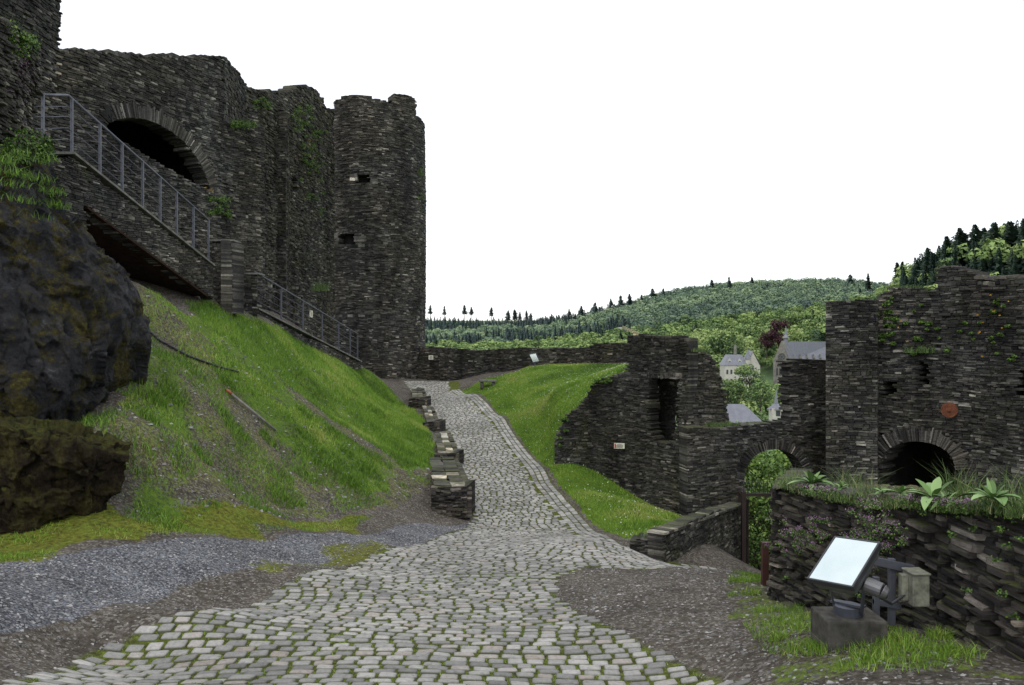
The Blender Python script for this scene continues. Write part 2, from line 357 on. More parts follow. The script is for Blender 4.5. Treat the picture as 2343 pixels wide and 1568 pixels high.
def masks(x,y,jx,jy):
    nn=fbm2(x,y,.8,4,21)
    lush=inpoly(jx,jy,G_lush); rt=inpoly(x,y,G_right)
    l2=inpoly(jx,jy,G_lush2); bank=inpoly(jx,jy,G_bank); low=inpoly(jx,jy,G_low); mid=inpoly(jx,jy,G_mid); fr=inpoly(jx,jy,G_fr)
    grass=np.zeros(len(x)); grass[bank]=.28+(nn[bank]-.5)*1.9; grass[low]=.35; grass[fr]=.45; grass[l2]=.68; grass[lush]=1.+(nn[lush]-.5)*1.; grass[rt]=1.5
    moss=np.zeros(len(x)); moss[bank]=.36; moss[low]=.95; moss[mid]=.65; moss[fr]=.4
    grav=inpoly(x*.8+jx*.2,y*.8+jy*.2,G_grav)*1.
    return grass,moss,grav
grass,moss,grav=masks(xr,yr,jx,jy)
rd=inpoly(xr,yr,ROAD)*1.
ter=mesh_np('ground',np.c_[xr,yr,Z.ravel()],gridfaces(nx,ny),M_ground,None,True,dict(grass=grass,moss=moss,gravel=grav,road=rd),origin=False)
fin(ter,'castle courtyard ground of gravel, soil and grass banks','ground',kind='structure')

# ---------------------------------------------------------------- cobbles
BR=np.array(RR[0:11])
def dist_poly(x,y,pl):
    d=np.full(len(x),1e9)
    for a,b in zip(pl[:-1],pl[1:]):
        ab=b-a; t=np.clip(((x-a[0])*ab[0]+(y-a[1])*ab[1])/(ab@ab),0,1); d=np.minimum(d,np.hypot(x-a[0]-t*ab[0],y-a[1]-t*ab[1]))
    return d
stones=[]
y0=4.2
def tilt(y): return .0+.2*float(sst(13,21,np.array(y)))
while y0<45:
    h=random.uniform(.115,.142)
    xa=-9 if y0<14 else -6.5; xb=6 if y0<20 else 3
    w=rng.uniform(.14,.205,150); e=xa-rng.random()*.2+np.cumsum(w); k=e<xb; cx=(e-w/2)[k]; w=w[k]
    t=tilt(y0); cy=y0+t*(cx-(-.4))+.09*np.sin(cx*.8+y0*.25)+rng.normal(0,.004,len(cx))
    ang=t+.09*.8*np.cos(cx*.8+y0*.25)+rng.normal(0,.02,len(cx))
    g=.012+.005*rng.random(len(cx))
    stones.append(np.c_[cx,cy,w/2-g*.8,(h/2-g*.85)*rng.uniform(.92,1.03,len(cx)),ang]); y0+=h
S=np.concatenate(stones)
ok=inpoly(S[:,0],S[:,1],ROAD)
ok&=~((dist_poly(S[:,0],S[:,1],BR)<.5)&(S[:,1]>12))
S=S[ok]
bl=BR[1:]; sg=np.diff(bl,axis=0); L=np.r_[0,np.cumsum(np.hypot(*sg.T))]
bs=[]
for c in range(3):
    s=0
    while s<L[-1]:
        w=random.uniform(.17,.26); m=s+w/2
        x=np.interp(m,L,bl[:,0]); y=np.interp(m,L,bl[:,1]); i=min(np.searchsorted(L,m)-1,len(sg)-1); d=sg[max(i,0)]/np.hypot(*sg[max(i,0)])
        nrm=np.array([d[1],-d[0]]); 
        if nrm[0]>0: nrm=-nrm
        q=np.array([x,y])+nrm*(.08+.15*c); bs.append([q[0],q[1],w/2-.01,.066,math.atan2(d[1],d[0])+random.gauss(0,.02)]); s+=w
S=np.r_[S,np.array(bs)]
n=len(S)
oc=np.array([(-1,-.76),(-.84,-1),(.84,-1),(1,-.76),(1,.76),(.84,1),(-.84,1),(-1,.76)])
rings=[(1.0,-.05,1.),(.985,.002,.8),(.92,.014,.12),(.6,.019,0.)]
ca,sa=np.cos(S[:,4]),np.sin(S[:,4]); V=[]; E=[]
jit=rng.normal(0,.045,(n,8,2)); tilt_=rng.normal(0,.03,(n,2)); zc=ZT(S[:,0],S[:,1])+rng.normal(0,.004,n)
gx=(ZT(S[:,0]+.2,S[:,1],False)-ZT(S[:,0]-.2,S[:,1],False))/.4; gy=(ZT(S[:,0],S[:,1]+.2,False)-ZT(S[:,0],S[:,1]-.2,False))/.4
for sc,dz,ed in rings:
    lx=(oc[None,:,0]+jit[:,:,0])*S[:,2:3]*sc; ly=(oc[None,:,1]+jit[:,:,1])*S[:,3:4]*sc
    wx=lx*ca[:,None]-ly*sa[:,None]; wy=lx*sa[:,None]+ly*ca[:,None]
    wz=zc[:,None]+wx*(gx+tilt_[:,0])[:,None]+wy*(gy+tilt_[:,1])[:,None]+dz
    V.append(np.stack([S[:,0:1]+wx,S[:,1:2]+wy,wz],-1)); E.append(np.full((n,8),ed))
V=np.stack(V,1).reshape(-1,3); E=np.stack(E,1).reshape(-1)
fs=[]
base=np.arange(n)[:,None]*32
for r in range(3):
    for i in range(8):
        j=(i+1)%8; fs.append(base+np.array([[r*8+i,r*8+j,(r+1)*8+j,(r+1)*8+i]]))
t=24
for q in ((0,1,2,3),(0,3,4,7),(4,5,6,7)): fs.append(base+np.array([[t+a for a in q]]))
cob=mesh_np('road',V,np.concatenate(fs),M_cob,np.repeat(rng.random(n),32),True,dict(edge=E),origin=False)
fin(cob,'grey cobblestone road climbing toward the round tower','road',kind='structure')
print('cobbles',n)

# ---------------------------------------------------------------- masonry
class Surf:
    def __init__(s,pts,flip=False):
        s.p=np.array(pts,float); seg=np.diff(s.p,axis=0); s.l=np.hypot(seg[:,0],seg[:,1]); s.c=np.r_[0,np.cumsum(s.l)]
        d=seg/s.l[:,None]; nn=np.c_[d[:,1],-d[:,0]]; m=len(nn)//2; mid=(s.p[m]+s.p[min(m+1,len(s.p)-1)])/2
        sg=-1 if nn[m]@(-mid)<0 else 1
        nn=nn*sg*(-1 if flip else 1)
        vn=np.r_[nn[:1],(nn[:-1]+nn[1:]),nn[-1:]]; s.vn=vn/np.linalg.norm(vn,axis=1)[:,None]; s.L=s.c[-1]
    def px(s,u,v):
        k=(u-CU)/F; best=None
        for i in range(len(s.l)):
            a=s.p[i]; d=s.p[i+1]-a; t=(k*a[1]-a[0])/(d[0]-k*d[1]+1e-12)
            err=max(0,-t,t-1)*s.l[i]; y=a[1]+t*d[1]
            if y<=0: continue
            key=(round(err,3),y)
            if best is None or key<best[0]: best=(key,s.c[i]+t*s.l[i],y)
        return best[1],EYE-(v-CV)/F*best[2]
    def pos(s,S,Z,off):
        x=np.interp(S,s.c,s.p[:,0])+np.interp(S,s.c,s.vn[:,0])*off; y=np.interp(S,s.c,s.p[:,1])+np.interp(S,s.c,s.vn[:,1])*off
        return np.stack([x,y,Z+0*x],-1)
    def pt(s,u,v,off=0):
        a,z=s.px(u,v); return s.pos(np.array(a),np.array(z),off)
def stones_mesh(name,surf,sa,sb,za,zb,off,thick,mat,inset=.13,batter=None,r=None):
    n=len(sa); cs=np.stack([sa,sb,sb,sa],1); cz=np.stack([za,za,zb,zb],1); mS=cs.mean(1,keepdims=True); mZ=cz.mean(1,keepdims=True)
    h=(zb-za)[:,None]; 
    wob=lambda x,z:.03*np.sin(x*1.1+z*.6)+.015*np.sin(x*3.3+1+z*2.1)
    jz=rng.normal(0,.07,(n,4))*h; ins=np.minimum(inset*h*1.2,.014)
    fs=cs+np.sign(mS-cs)*ins*rng.uniform(.4,1.6,(n,4)); fz=cz+np.sign(mZ-cz)*ins*rng.uniform(.3,1.3,(n,4))+jz
    R=[]
    for (a,b,o) in ((cs,cz,np.full((n,4),-thick)),(cs,cz,np.repeat((off-.03)[:,None],4,1)),(fs,fz,off[:,None]+rng.normal(0,.005,(n,4)))):
        if batter is not None: o=o+batter(b)
        R.append(surf.pos(a,b+wob(a,b),o))
    V=np.stack(R,1).reshape(-1,3); base=np.arange(n)[:,None]*12; fl=[]
    for r_ in range(2):
        for i in range(4): fl.append(base+np.array([[r_*4+i,r_*4+(i+1)%4,(r_+1)*4+(i+1)%4,(r_+1)*4+i]]))
    fl.append(base+np.array([[8,9,10,11]])); fl.append(base+np.array([[3,2,1,0]]))
    rr=rng.beta(1.7,2.3,n) if r is None else r
    return mesh_np(name,V,np.concatenate(fl),mat,np.repeat(rr,12),False)
SLK=.62; SHK=.8
def lay(name,surf,poly,holes=(),sl=(.18,.5),sh=(.045,.09),thick=.4,prot=.035,mat=None,batter=None,world=False,srange=None,bulge=.06,kk=1.):
    conv=(lambda q:np.array(q,float)) if world else (lambda q:np.array([surf.px(u,v) for u,v in q]))
    poly=conv(poly); holes=[conv(h) for h in holes]; sl=(sl[0]*SLK,sl[1]*SLK); shk=SHK if kk==1. else kk
    s0,s1=(max(0,poly[:,0].min()),min(surf.L,poly[:,0].max())) if srange is None else srange
    z=poly[:,1].min(); z1=poly[:,1].max(); A=[[],[],[],[]]
    while z<z1:
        h=shk*random.uniform(*sh)*(1.6 if random.random()<.1 else .95); nmax=int((s1-s0)/sl[0])*2+5
        w=rng.uniform(sl[0],sl[1],nmax); w=np.where(rng.random(nmax)<.15,w*.5,w); e=s0-rng.random()*sl[0]+np.r_[0,np.cumsum(w)]; e=np.clip(e,s0,s1); a,b=e[:-1],e[1:]; k=b-a>.015
        a,b=a[k],b[k]; A[0].append(a);A[1].append(b);A[2].append(np.full(len(a),z));A[3].append(np.full(len(a),z+h)); z+=h
    sa,sb,za,zb=[np.concatenate(q) for q in A]; cs,cz=(sa+sb)/2,(za+zb)/2
    ok=inpoly(cs,cz,poly)
    for hh in holes: ok&=~inpoly(cs,cz,hh)
    sa,sb,za,zb=[q[ok] for q in (sa,sb,za,zb)]
    bul=(fbm(np.c_[sa*.6,za*.6,np.full(len(sa),3.3)],3,4)-.5)*bulge*2
    off=rng.normal(0,prot*.3,len(sa)).clip(-prot,prot)+bul
    return stones_mesh(name,surf,sa,sb,za,zb,off,thick,mat,batter=batter)
def vouss(name,surf,arc,th,n,mat,off=.06,depth=.5,world=False):
    a=np.array([surf.px(u,v) for u,v in arc]) if not world else np.array(arc); l=np.r_[0,np.cumsum(np.hypot(*np.diff(a,axis=0).T))]
    q=np.linspace(0,l[-1],n+1); s=np.interp(q,l,a[:,0]); z=np.interp(q,l,a[:,1])
    kn=max(5,(n//14)*2+1); hk_=kn//2; ker=np.ones(kn)/kn; s[hk_:-hk_]=np.convolve(s,ker,'valid'); z[hk_:-hk_]=np.convolve(z,ker,'valid')
    c=np.array([(a[0,0]+a[-1,0])/2,min(a[0,1],a[-1,1])-.2])
    tx=np.gradient(s); tz=np.gradient(z); nx,nz=-tz,tx; sg=np.sign(nx*(s-c[0])+nz*(z-c[1])); nn=np.hypot(nx,nz); nx,nz=nx*sg/nn,nz*sg/nn
    V=[];fc=[];R=[]
    for i in range(n):
        g=.06; i0,i1=s[i]+(s[i+1]-s[i])*g,s[i+1]-(s[i+1]-s[i])*g; k0,k1=z[i]+(z[i+1]-z[i])*g,z[i+1]-(z[i+1]-z[i])*g; t=th*random.uniform(.75,1.12); o=off+random.uniform(-.025,.02)
        ss=np.array([i0,i1,i1+nx[i+1]*t,i0+nx[i]*t]); zz=np.array([k0,k1,k1+nz[i+1]*t,k0+nz[i]*t])
        V+=list(surf.pos(ss,zz,o)); V+=list(surf.pos(ss,zz,-depth)); b=i*8
        fc+=[(b,b+1,b+2,b+3),(b+7,b+6,b+5,b+4)]+[(b+j,b+(j+1)%4,b+4+(j+1)%4,b+4+j) for j in range(4)]; R+=[random.betavariate(2,2.4)]*8
    return mesh_np(name,V,np.array(fc),mat,R)
def room(name,surf,u0,u1,v0,v1,depth,mat,off=-.3):
    a,z0=surf.px(u0,v1); b,z1=surf.px(u1,v0); q=[surf.pos(np.array([a,b,b,a]),np.array([z0,z0,z1,z1]),o) for o in (off,-depth)]
    V=np.concatenate(q); return mesh_np(name,V,np.array([(4,5,6,7),(0,1,5,4),(1,2,6,5),(2,3,7,6),(3,0,4,7)]),mat,np.full(8,.2))
def sheet(name,rows,mat,nu=40,nv=20,disp=.0,fs=1.,seed=0,smooth=True,fac=0,fsc=1.,stretch=(1,1,1)):
    R=np.array([[P(*q) for q in r] for r in rows]); m,k,_=R.shape; tu=np.linspace(0,k-1,nu); tv=np.linspace(0,m-1,nv)
    def cr(A,t):
        n=len(A); i=np.clip(np.floor(t).astype(int),0,n-2); f=(t-i)[:,None]; f=f.reshape((-1,)+(1,)*(A.ndim-1))
        return A[i]*(1-f)+A[i+1]*f
    A=cr(R,tv); A=np.swapaxes(cr(np.swapaxes(A,0,1),tu),0,1); V=A.reshape(-1,3)
    du=np.gradient(A,axis=1); dv=np.gradient(A,axis=0); nn=np.cross(du,dv).reshape(-1,3); nn/=np.linalg.norm(nn,axis=1)[:,None]+1e-9
    if nn[len(nn)//2]@V[len(nn)//2]>0: nn=-nn
    NN=nn.reshape(nv,nu,3)
    for _ in range(8):
        NN[1:-1]=(NN[:-2]+NN[1:-1]+NN[2:])/3; NN[:,1:-1]=(NN[:,:-2]+NN[:,1:-1]+NN[:,2:])/3
    nn=NN.reshape(-1,3); nn/=np.linalg.norm(nn,axis=1)[:,None]+1e-9
    q=V*np.array(stretch); f=fbm(q*fs,7,seed)-.5; f2_=1-np.abs(2*fbm(q*fs*.7+9,6,seed+5)-1)-.6
    dd=f*disp+f2_*disp*.5
    if fac: dd=dd+facet(q*fsc,seed+20)*fac+facet(q*fsc*2.7,seed+40)*fac*.45+facet(q*fsc*6.5,seed+60)*fac*.15
    return mesh_np(name,V+nn*dd[:,None],gridfaces(nu,nv),mat,None,smooth)

# round tower
Cx,Cy=PX(853,45); RT=2.93
an=np.radians(np.linspace(-215,35,70)); ts=Surf([(Cx+RT*math.cos(a),Cy+RT*math.sin(a)) for a in an])
def tz(v,d=42.3): return EYE-(v-CV)/F*d
def towang(u): return ts.px(u,800)[0]
tp=[(0,tz(900)),(0,tz(245)),(towang(745),tz(250)),(towang(764),tz(246)),(towang(768),tz(228)),(towang(800),tz(219)),(towang(850),tz(222)),(towang(893),tz(234)),(towang(899),tz(212)),(towang(925),tz(206)),(towang(950),tz(211)),(towang(953),tz(248)),(ts.L,tz(258)),(ts.L,tz(900))]
def twh(u0,u1,v0,v1): return [(towang(u0),tz(v0)),(towang(u1),tz(v0)),(towang(u1),tz(v1)),(towang(u0),tz(v1))]
tb=lambda z:.12*np.sin((z+1)/17*3.1)
tow=lay('round_tower',ts,tp,[twh(818,846,405,422),twh(778,812,535,557)],sl=(.2,.6),sh=(.05,.11),thick=.45,prot=.05,mat=M_slate_far,batter=tb,world=True,bulge=.012,kk=.85)
ac=Acc(); ac.tube((Cx,Cy,-2),(Cx,Cy,14.1),RT-.42,RT-.42,40,r=.1)
core=ac.obj('tower_core',M_slate_far); child(core,tow)
for (u0,u1,v0,v1) in ((802,819,404,416),(848,864,415,426),(759,777,535,546),(812,838,540,554)):
    o=lay('pale_stone',ts,twh(u0,u1,v0,v1),sl=(.4,.7),sh=(.15,.25),thick=.2,prot=.02,mat=M_pale,batter=lambda z:tb(z)+.03,world=True); child(o,tow)
fin(tow,'tall round ruined tower of dark slate with broken crown','tower')

# castle keep walls
W3=Surf([PX(60,20.5),PX(512,27),PX(606,28.6)])
arch=[(236,330),(238,296),(248,279),(285,269),(325,271),(370,288),(415,320),(449,360),(469,398),(478,430)]
w3=lay('castle_wall',W3,[(60,118),(200,116),(335,124),(345,120),(430,126),(510,132),(514,285),(560,287),(590,300),(594,400),(602,660),(60,560)],[arch+[(478,540),(236,540)]],sl=(.18,.5),sh=(.05,.1),thick=.6,prot=.05,mat=M_slate)
child(vouss('arch_ring',W3,arch[1:],.45,120,M_vous,.05),w3)
child(room('dark_chamber',W3,205,520,240,560,4,M_slate,-.45),w3)
W3b=Surf([PX(512,27.1),PX(571,31.4)])
child(lay('side_wall',W3b,[(512,132),(520,135),(545,165),(571,205),(573,640),(512,640)],sl=(.2,.5),sh=(.05,.1),thick=.5,prot=.05,mat=M_slate),w3)
fin(w3,'high slate castle wall with a large shadowed stone arch','castle wall')
W2=Surf([PX(560,30.5),PX(765,40)])
w2=lay('curtain_wall',W2,[(560,203),(600,207),(662,210),(670,200),(700,195),(728,208),(742,224),(745,248),(770,250),(800,850),(560,850)],[[(668,400),(680,400),(680,440),(668,440)]],sl=(.2,.55),sh=(.05,.11),thick=.6,prot=.09,mat=M_slate_moss,bulge=.15)
fin(w2,'slate curtain wall joining the keep to the round tower','castle wall')
b1=Surf([PX(606,33.2),PX(655,33.4)]); b2=Surf([PX(655,33.4),PX(670,36.2)])
bt=lay('buttress',b1,[(606,240),(640,243),(655,262),(657,800),(604,800)],sl=(.2,.5),sh=(.05,.1),thick=.4,prot=.07,mat=M_slate_ruin,bulge=.16)
child(lay('buttress_side',b2,[(655,262),(670,300),(672,800),(655,800)],sl=(.2,.5),sh=(.05,.1),thick=.3,prot=.05,mat=M_slate_moss,bulge=.1),bt)
fin(bt,'narrow slate buttress against the curtain wall','buttress')
q=Surf([PX(568,30.6),PX(606,31.4)]); o=lay('wall_pier',q,[(566,235),(606,300),(608,800),(566,800)],sl=(.2,.5),sh=(.05,.1),thick=.6,prot=.06,mat=M_slate); fin(o,'weathered slate pier with grassy sloping top','wall')
W5=Surf([PX(-120,14.5),PX(138,18)])
w5=lay('corner_tower',W5,[(-120,-80),(139,-80),(136,60),(128,150),(120,230),(113,380),(-120,420)],sl=(.15,.45),sh=(.05,.1),thick=.6,prot=.06,mat=M_slate_ruin)
fin(w5,'tall dark slate tower rising above the rock','tower')
W5b=Surf([PX(-120,11.2),PX(20,12.6),PX(84,14)])
w5b=lay('ruined_wall',W5b,[(-120,10),(-20,35),(30,62),(70,95),(84,130),(78,220),(78,300),(100,380),(-120,420)],sl=(.12,.35),sh=(.04,.08),thick=.6,prot=.08,mat=M_slate_ruin,bulge=.3)
fin(w5b,'crumbling slate wall overgrown with flowers above the rock','wall')
W4=Surf([PX(100,19.6),PX(548,25)])
w4=lay('stair_inner_wall',W4,[(100,262),(130,252),(190,272),(250,305),(330,355),(400,397),(470,432),(500,456),(540,478),(548,720),(100,720)],sl=(.15,.45),sh=(.05,.1),thick=.4,prot=.05,mat=M_slate)
fin(w4,'sloping slate wall following the staircase','wall')

# staircases
S2=Surf([PX(92,15.1),PX(166,16.0),PX(488,20.8)])
s2=lay('upper_staircase',S2,[(92,358),(166,358),(488,616),(490,690),(452,660),(201,474),(201,560),(150,530),(92,430)],sl=(.12,.4),sh=(.035,.07),thick=.35,prot=.025,mat=M_slate)
A=Acc()
for a,b in (((92,353),(167,353)),((165,353),(488,610))):
    p=S2.pt(*a,.06); q=S2.pt(*b,.06); p2=S2.pt(*a,-.4); q2=S2.pt(*b,-.4); A.prism([p,q,q2,p2],(0,0,.05))
child(A.obj('coping',M_cope),s2)
A=Acc(); m=18
for i in range(m):
    t=(i+.5)/m
    dd=16+(20.8-16)*t; xx=PX(166,16)[0]+(PX(488,20.8)[0]-PX(166,16)[0])*t; z=P(166,353,16)[2]+(P(488,610,20.8)[2]-P(166,353,16)[2])*t
    A.obox((xx-1.7,dd+.4,z-.32),(1.4,-.35,0),(.04,.15,0),(0,0,.12))
A.obox((PX(130,15.6)[0]-1.6,16.2,P(130,353,15.6)[2]-.3),(1.5,0,0),(0,.9,0),(0,0,.12))
child(A.obj('steps',M_cope),s2)
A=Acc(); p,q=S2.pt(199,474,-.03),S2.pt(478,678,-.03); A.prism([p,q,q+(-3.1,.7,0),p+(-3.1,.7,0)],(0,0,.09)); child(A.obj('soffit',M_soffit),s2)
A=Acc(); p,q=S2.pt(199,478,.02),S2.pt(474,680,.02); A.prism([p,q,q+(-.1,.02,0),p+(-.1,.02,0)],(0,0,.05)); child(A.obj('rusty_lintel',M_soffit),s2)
fin(s2,'upper stone staircase flight bridging a dark cavity','staircase')
def pier(name,u0,d0,u1,d1,vt,vb,label,ub=None,db=None,mat=M_slate):
    a=Surf([PX(u0,d0),PX(u1,d1)]); o=lay(name,a,[(u0,vt),(u1,vt),(u1+3,vb),(u0-3,vb)],sl=(.15,.4),sh=(.04,.09),thick=.5,prot=.03,mat=mat)
    if ub:
        b=Surf([PX(u1,d1),PX(ub,db)]); child(lay('pier_side',b,[(u1,vt),(ub,vt+8),(ub,vb+10),(u1,vb)],sl=(.15,.4),sh=(.04,.09),thick=.3,prot=.03,mat=mat),o)
    A=Acc(); p=P(u0-3,vt,d0-.05); q=P(u1+3,vt,d1-.05); A.prism([p,q,q+(0,.6,0),p+(0,.6,0)],(0,0,.05)); child(A.obj('cap_slab',M_cope),o)
    return fin(o,label,'pier')
pier('stair_pier',484,21.6,532,21.4,552,720,'square slate pier between the two stair flights',541,23.5)
pier('stair_pier',545,23.4,589,23.6,628,740,'low slate pier at the head of the lower flight')
S1=Surf([PX(588,24.2),PX(826,33.4)])
s1=lay('lower_staircase',S1,[(588,712),(826,832),(826,880),(588,790)],sl=(.15,.4),sh=(.04,.08),thick=.3,prot=.03,mat=M_slate)
A=Acc(); p,q,p2,q2=S1.pt(588,708,.06),S1.pt(826,829,.06),S1.pt(588,708,-.35),S1.pt(826,829,-.35); A.prism([p,q,q2,p2],(0,0,.05)); child(A.obj('coping',M_cope),s1)
A=Acc()
p,q=S1.pt(588,708),S1.pt(826,829)
for i in range(14):
    c=p+(q-p)*(i+.5)/14; A.obox(c+(-1.25,.2,-.25),(1.0,-.15,0),(.06,.34,0),(0,0,.12))
child(A.obj('steps',M_cope),s1)
fin(s1,'lower stone staircase flight descending to the tower foot','staircase')
def railing(name,line,posts,H,rails,label):
    e=empty(name,line[0]); 
    pl=np.array(line); l=np.r_[0,np.cumsum(np.linalg.norm(np.diff(pl,axis=0),axis=1))]
    at=lambda t:np.array([np.interp(t*l[-1],l,pl[:,i]) for i in range(3)])
    for t in posts:
        A=Acc(); b=at(t); A.obox(b+(0,0,H/2),(.025,0,0),(0,.02,0),(0,0,H/2)); A.box(b+(0,0,.01),.12,.12,.02); child(A.obj('post',M_metal),e)
    for hgt,r,nm in [(H,.026,'handrail')]+[(H*k,.009,'rail') for k in rails]:
        A=Acc()
        for a,b in zip(pl[:-1],pl[1:]): A.tube(a+(0,0,hgt),b+(0,0,hgt),r)
        child(A.obj(nm,M_metal,True),e)
    return fin(e,label,'railing')
up=(0,0,.06)
lA=[P(82,352,15.2),S2.pt(166,353,-.1)+up,S2.pt(486,609,-.1)+up]
railing('stair_railing',lA,[.03,.16,.30,.42,.54,.65,.76,.88,.995],1.15,(.22,.42,.62,.8),'grey steel railing along the upper stair flight')
lB=[S1.pt(590,709,-.1)+up,S1.pt(824,828,-.1)+up]
railing('stair_railing',lB,[.01,.2,.39,.58,.76,.9,.995],1.12,(.22,.42,.62,.8),'grey steel railing along the lower stair flight')

# cliff rock
rk=sheet('rock_outcrop',[[(-160,300,11.8),(-20,330,12.4),(50,350,13.2),(112,372,15)],
 [(-160,430,11.5),(0,440,11.8),(95,465,12.7),(150,500,14.8)],
 [(-160,560,11.0),(0,560,11.3),(140,565,12.4),(236,588,14.6)],
 [(-160,700,10.8),(20,690,11.1),(190,645,12.2),(298,640,14.4)],
 [(-160,830,10.7),(40,830,11.0),(215,795,12.0),(326,770,13.9)],
 [(-160,920,10.6),(50,915,10.9),(200,890,11.9),(318,865,14.1)],
 [(-160,990,10.6),(50,980,10.9),(150,965,11.9),(270,915,14.4)],
 [(-160,1060,10.7),(50,1060,11.1),(120,1040,12.2),(240,990,14.6)]],M_rock,220,230,.26,1.1,3,fac=.24,fsc=1.15,stretch=(1,1,.75))
fin(rk,'dark slate bedrock outcrop patched with yellow moss','rock')
bo=sheet('rock_ledge',[[(-160,972,11.4),(0,962,11.5),(150,975,11.8),(300,1012,12.2)],[(-160,985,9.8),(0,978,9.95),(150,1000,10.15),(290,1030,10.8)],
 [(-160,1000,9.65),(0,994,9.8),(150,1020,10.05),(290,1046,10.6)],
 [(-160,1080,9.6),(0,1080,9.75),(150,1090,10.),(285,1095,10.6)],[(-160,1160,9.6),(0,1155,9.75),(150,1160,10.05),(240,1160,10.6)],[(-160,1220,9.6),(0,1215,9.75),(150,1215,10.1),(222,1205,10.6)]],M_rock2,170,140,.2,1.8,11,fac=.13,fsc=2.2)
fin(bo,'brown mossy ledge of bedrock at the foot of the outcrop','rock')

# rampart and ruined walls
W10=Surf([PX(955,44),PX(1350,38.4),PX(1440,36.6)])
w10=lay('rampart_wall',W10,[(955,792),(990,796),(1040,797),(1090,801),(1200,797),(1350,794),(1358,786),(1440,786),(1440,870),(1300,880),(955,900)],sl=(.2,.5),sh=(.05,.1),thick=.5,prot=.04,mat=M_slate_ruin)
fin(w10,'low slate rampart wall running from the round tower','wall')
W6=Surf(WLP)
win=[(1482,866),(1549,866),(1549,1012),(1500,1010),(1484,985)]
w6=lay('ruined_wall',W6,[(1434,782),(1440,770),(1462,764),(1520,765),(1560,770),(1574,776),(1574,1230),(1480,1200),(1400,1160),(1300,1095),(1268,1070),(1268,1010),(1286,962),(1318,935),(1342,912),(1352,882),(1385,868),(1432,850)],[win],sl=(.12,.38),sh=(.035,.07),thick=.45,prot=.03,mat=M_slate_ruin)
lt=Surf([PX(1470,21.4),PX(1572,20.32)])
child(lay('window_lintel',lt,[(1470,850),(1560,850),(1560,866),(1470,866)],sl=(.08,.12),sh=(.2,.21),thick=.4,prot=.02,mat=M_slate),w6)
nb=Surf([(PX(1462,22.7)),PX(1562,21.7)])
child(lay('niche_back',nb,[(1462,840),(1562,840),(1562,1040),(1462,1040)],[[(1492,872),(1504,872),(1504,905),(1490,905)],[(1541,915),(1545,915),(1545,1010),(1541,1010)]],sl=(.12,.35),sh=(.05,.09),thick=.2,prot=.02,mat=M_slate_ruin),w6)
A=Acc()
for u,d1,d2 in ((1478,21.3,22.7),(1556,20.5,21.8)):
    p,q=P(u,855,d1+.2),P(u,855,d2); b,c=P(u,1030,d1+.2),P(u,1030,d2); A.poly([p,q,q*(1,1,0)+(0,0,c[2]),p*(1,1,0)+(0,0,b[2])],.3)
p=P(1478,860,21.5);q=P(1556,860,20.8); A.poly([p,q,q+(0,1.3,0.),p+(0,1.3,0.)],.3)
child(A.obj('niche_sides',M_slate_ruin),w6)
fin(w6,'ruined slate wall with tall window opening above grass slope','ruin')
W6b=Surf([PX(1568,20.32),PX(1672,20.5)])
w6b=lay('ruined_wall',W6b,[(1568,772),(1590,782),(1604,800),(1632,812),(1646,820),(1656,850),(1664,900),(1670,985),(1568,985)],sl=(.12,.35),sh=(.035,.07),thick=.25,prot=.05,mat=M_slate_moss,batter=lambda z:-.18*(z+.5))
fin(w6b,'mossy sloping end of the ruined slate wall','ruin')
W11=Surf([PX(1570,19.7),PX(1895,20.4)])
garch=[(1704,1330),(1702,1180),(1701,1100),(1706,1070),(1720,1046),(1742,1032),(1768,1027),(1795,1030),(1820,1044),(1836,1070),(1842,1100),(1842,1330)]
w11=lay('gate_wall',W11,[(1572,978),(1640,982),(1700,975),(1760,972),(1806,966),(1806,826),(1830,820),(1895,822),(1895,1345),(1572,1345)],[garch],sl=(.12,.38),sh=(.035,.07),thick=.5,prot=.03,mat=M_slate)
child(vouss('arch_ring',W11,garch[2:11],.26,100,M_slate,.05),w11)
fin(w11,'slate wall pierced by a round arched gateway','gate')
W7=Surf([PX(1888,18.4),PX(2008,17.9)])
w7=lay('gate_pillar',W7,[(1889,698),(1900,692),(2003,688),(2008,700),(2010,1130),(1889,1130)],sl=(.12,.42),sh=(.04,.08),thick=1.2,prot=.03,mat=M_slate)
fin(w7,'tall square slate pillar of the ruined gatehouse','pillar')
W8=Surf([PX(1995,18.6),PX(2200,17),PX(2500,15)])
darch=[(2010,1090),(2012,1062),(2025,1036),(2045,1020),(2070,1012),(2100,1009),(2135,1014),(2165,1028),(2182,1045),(2188,1075)]
w8=lay('gatehouse_ruin',W8,[(1998,700),(2008,680),(2040,660),(2100,657),(2128,664),(2144,652),(2146,612),(2180,606),(2215,617),(2252,632),(2262,668),(2270,640),(2292,624),(2328,622),(2340,640),(2352,680),(2420,640),(2500,640),(2500,1200),(1998,1200)],
 [[(2106,833),(2121,833),(2121,882),(2106,882)],[(2018,876),(2043,876),(2043,906),(2018,906)],[(2328,845),(2352,845),(2352,905),(2328,905)],darch+[(2188,1210),(2010,1210)]],sl=(.12,.42),sh=(.04,.08),thick=.6,prot=.045,mat=M_slate)
child(vouss('arch_ring',W8,darch[1:],.32,84,M_vous,.05),w8)
child(room('dark_chamber',W8,1985,2420,800,1250,3.,M_slate_ruin,-.6),w8)
fin(w8,'ruined slate gatehouse wall with arched doorway and slits','ruin')
c=W8.pt(2181,937,.17); A=Acc(); nn=np.array([-.55,-.83,0]); A.tube(c,c+nn*.06,.165,.165,28); A.tube(c+nn*.05,c+nn*.1,.03,.03,10)
fin(A.obj('iron_disc',M_rust),'round rusty iron disc fixed on the gatehouse wall','disc')
W12=Surf([PX(1518,14.0),PX(1700,18.3)])
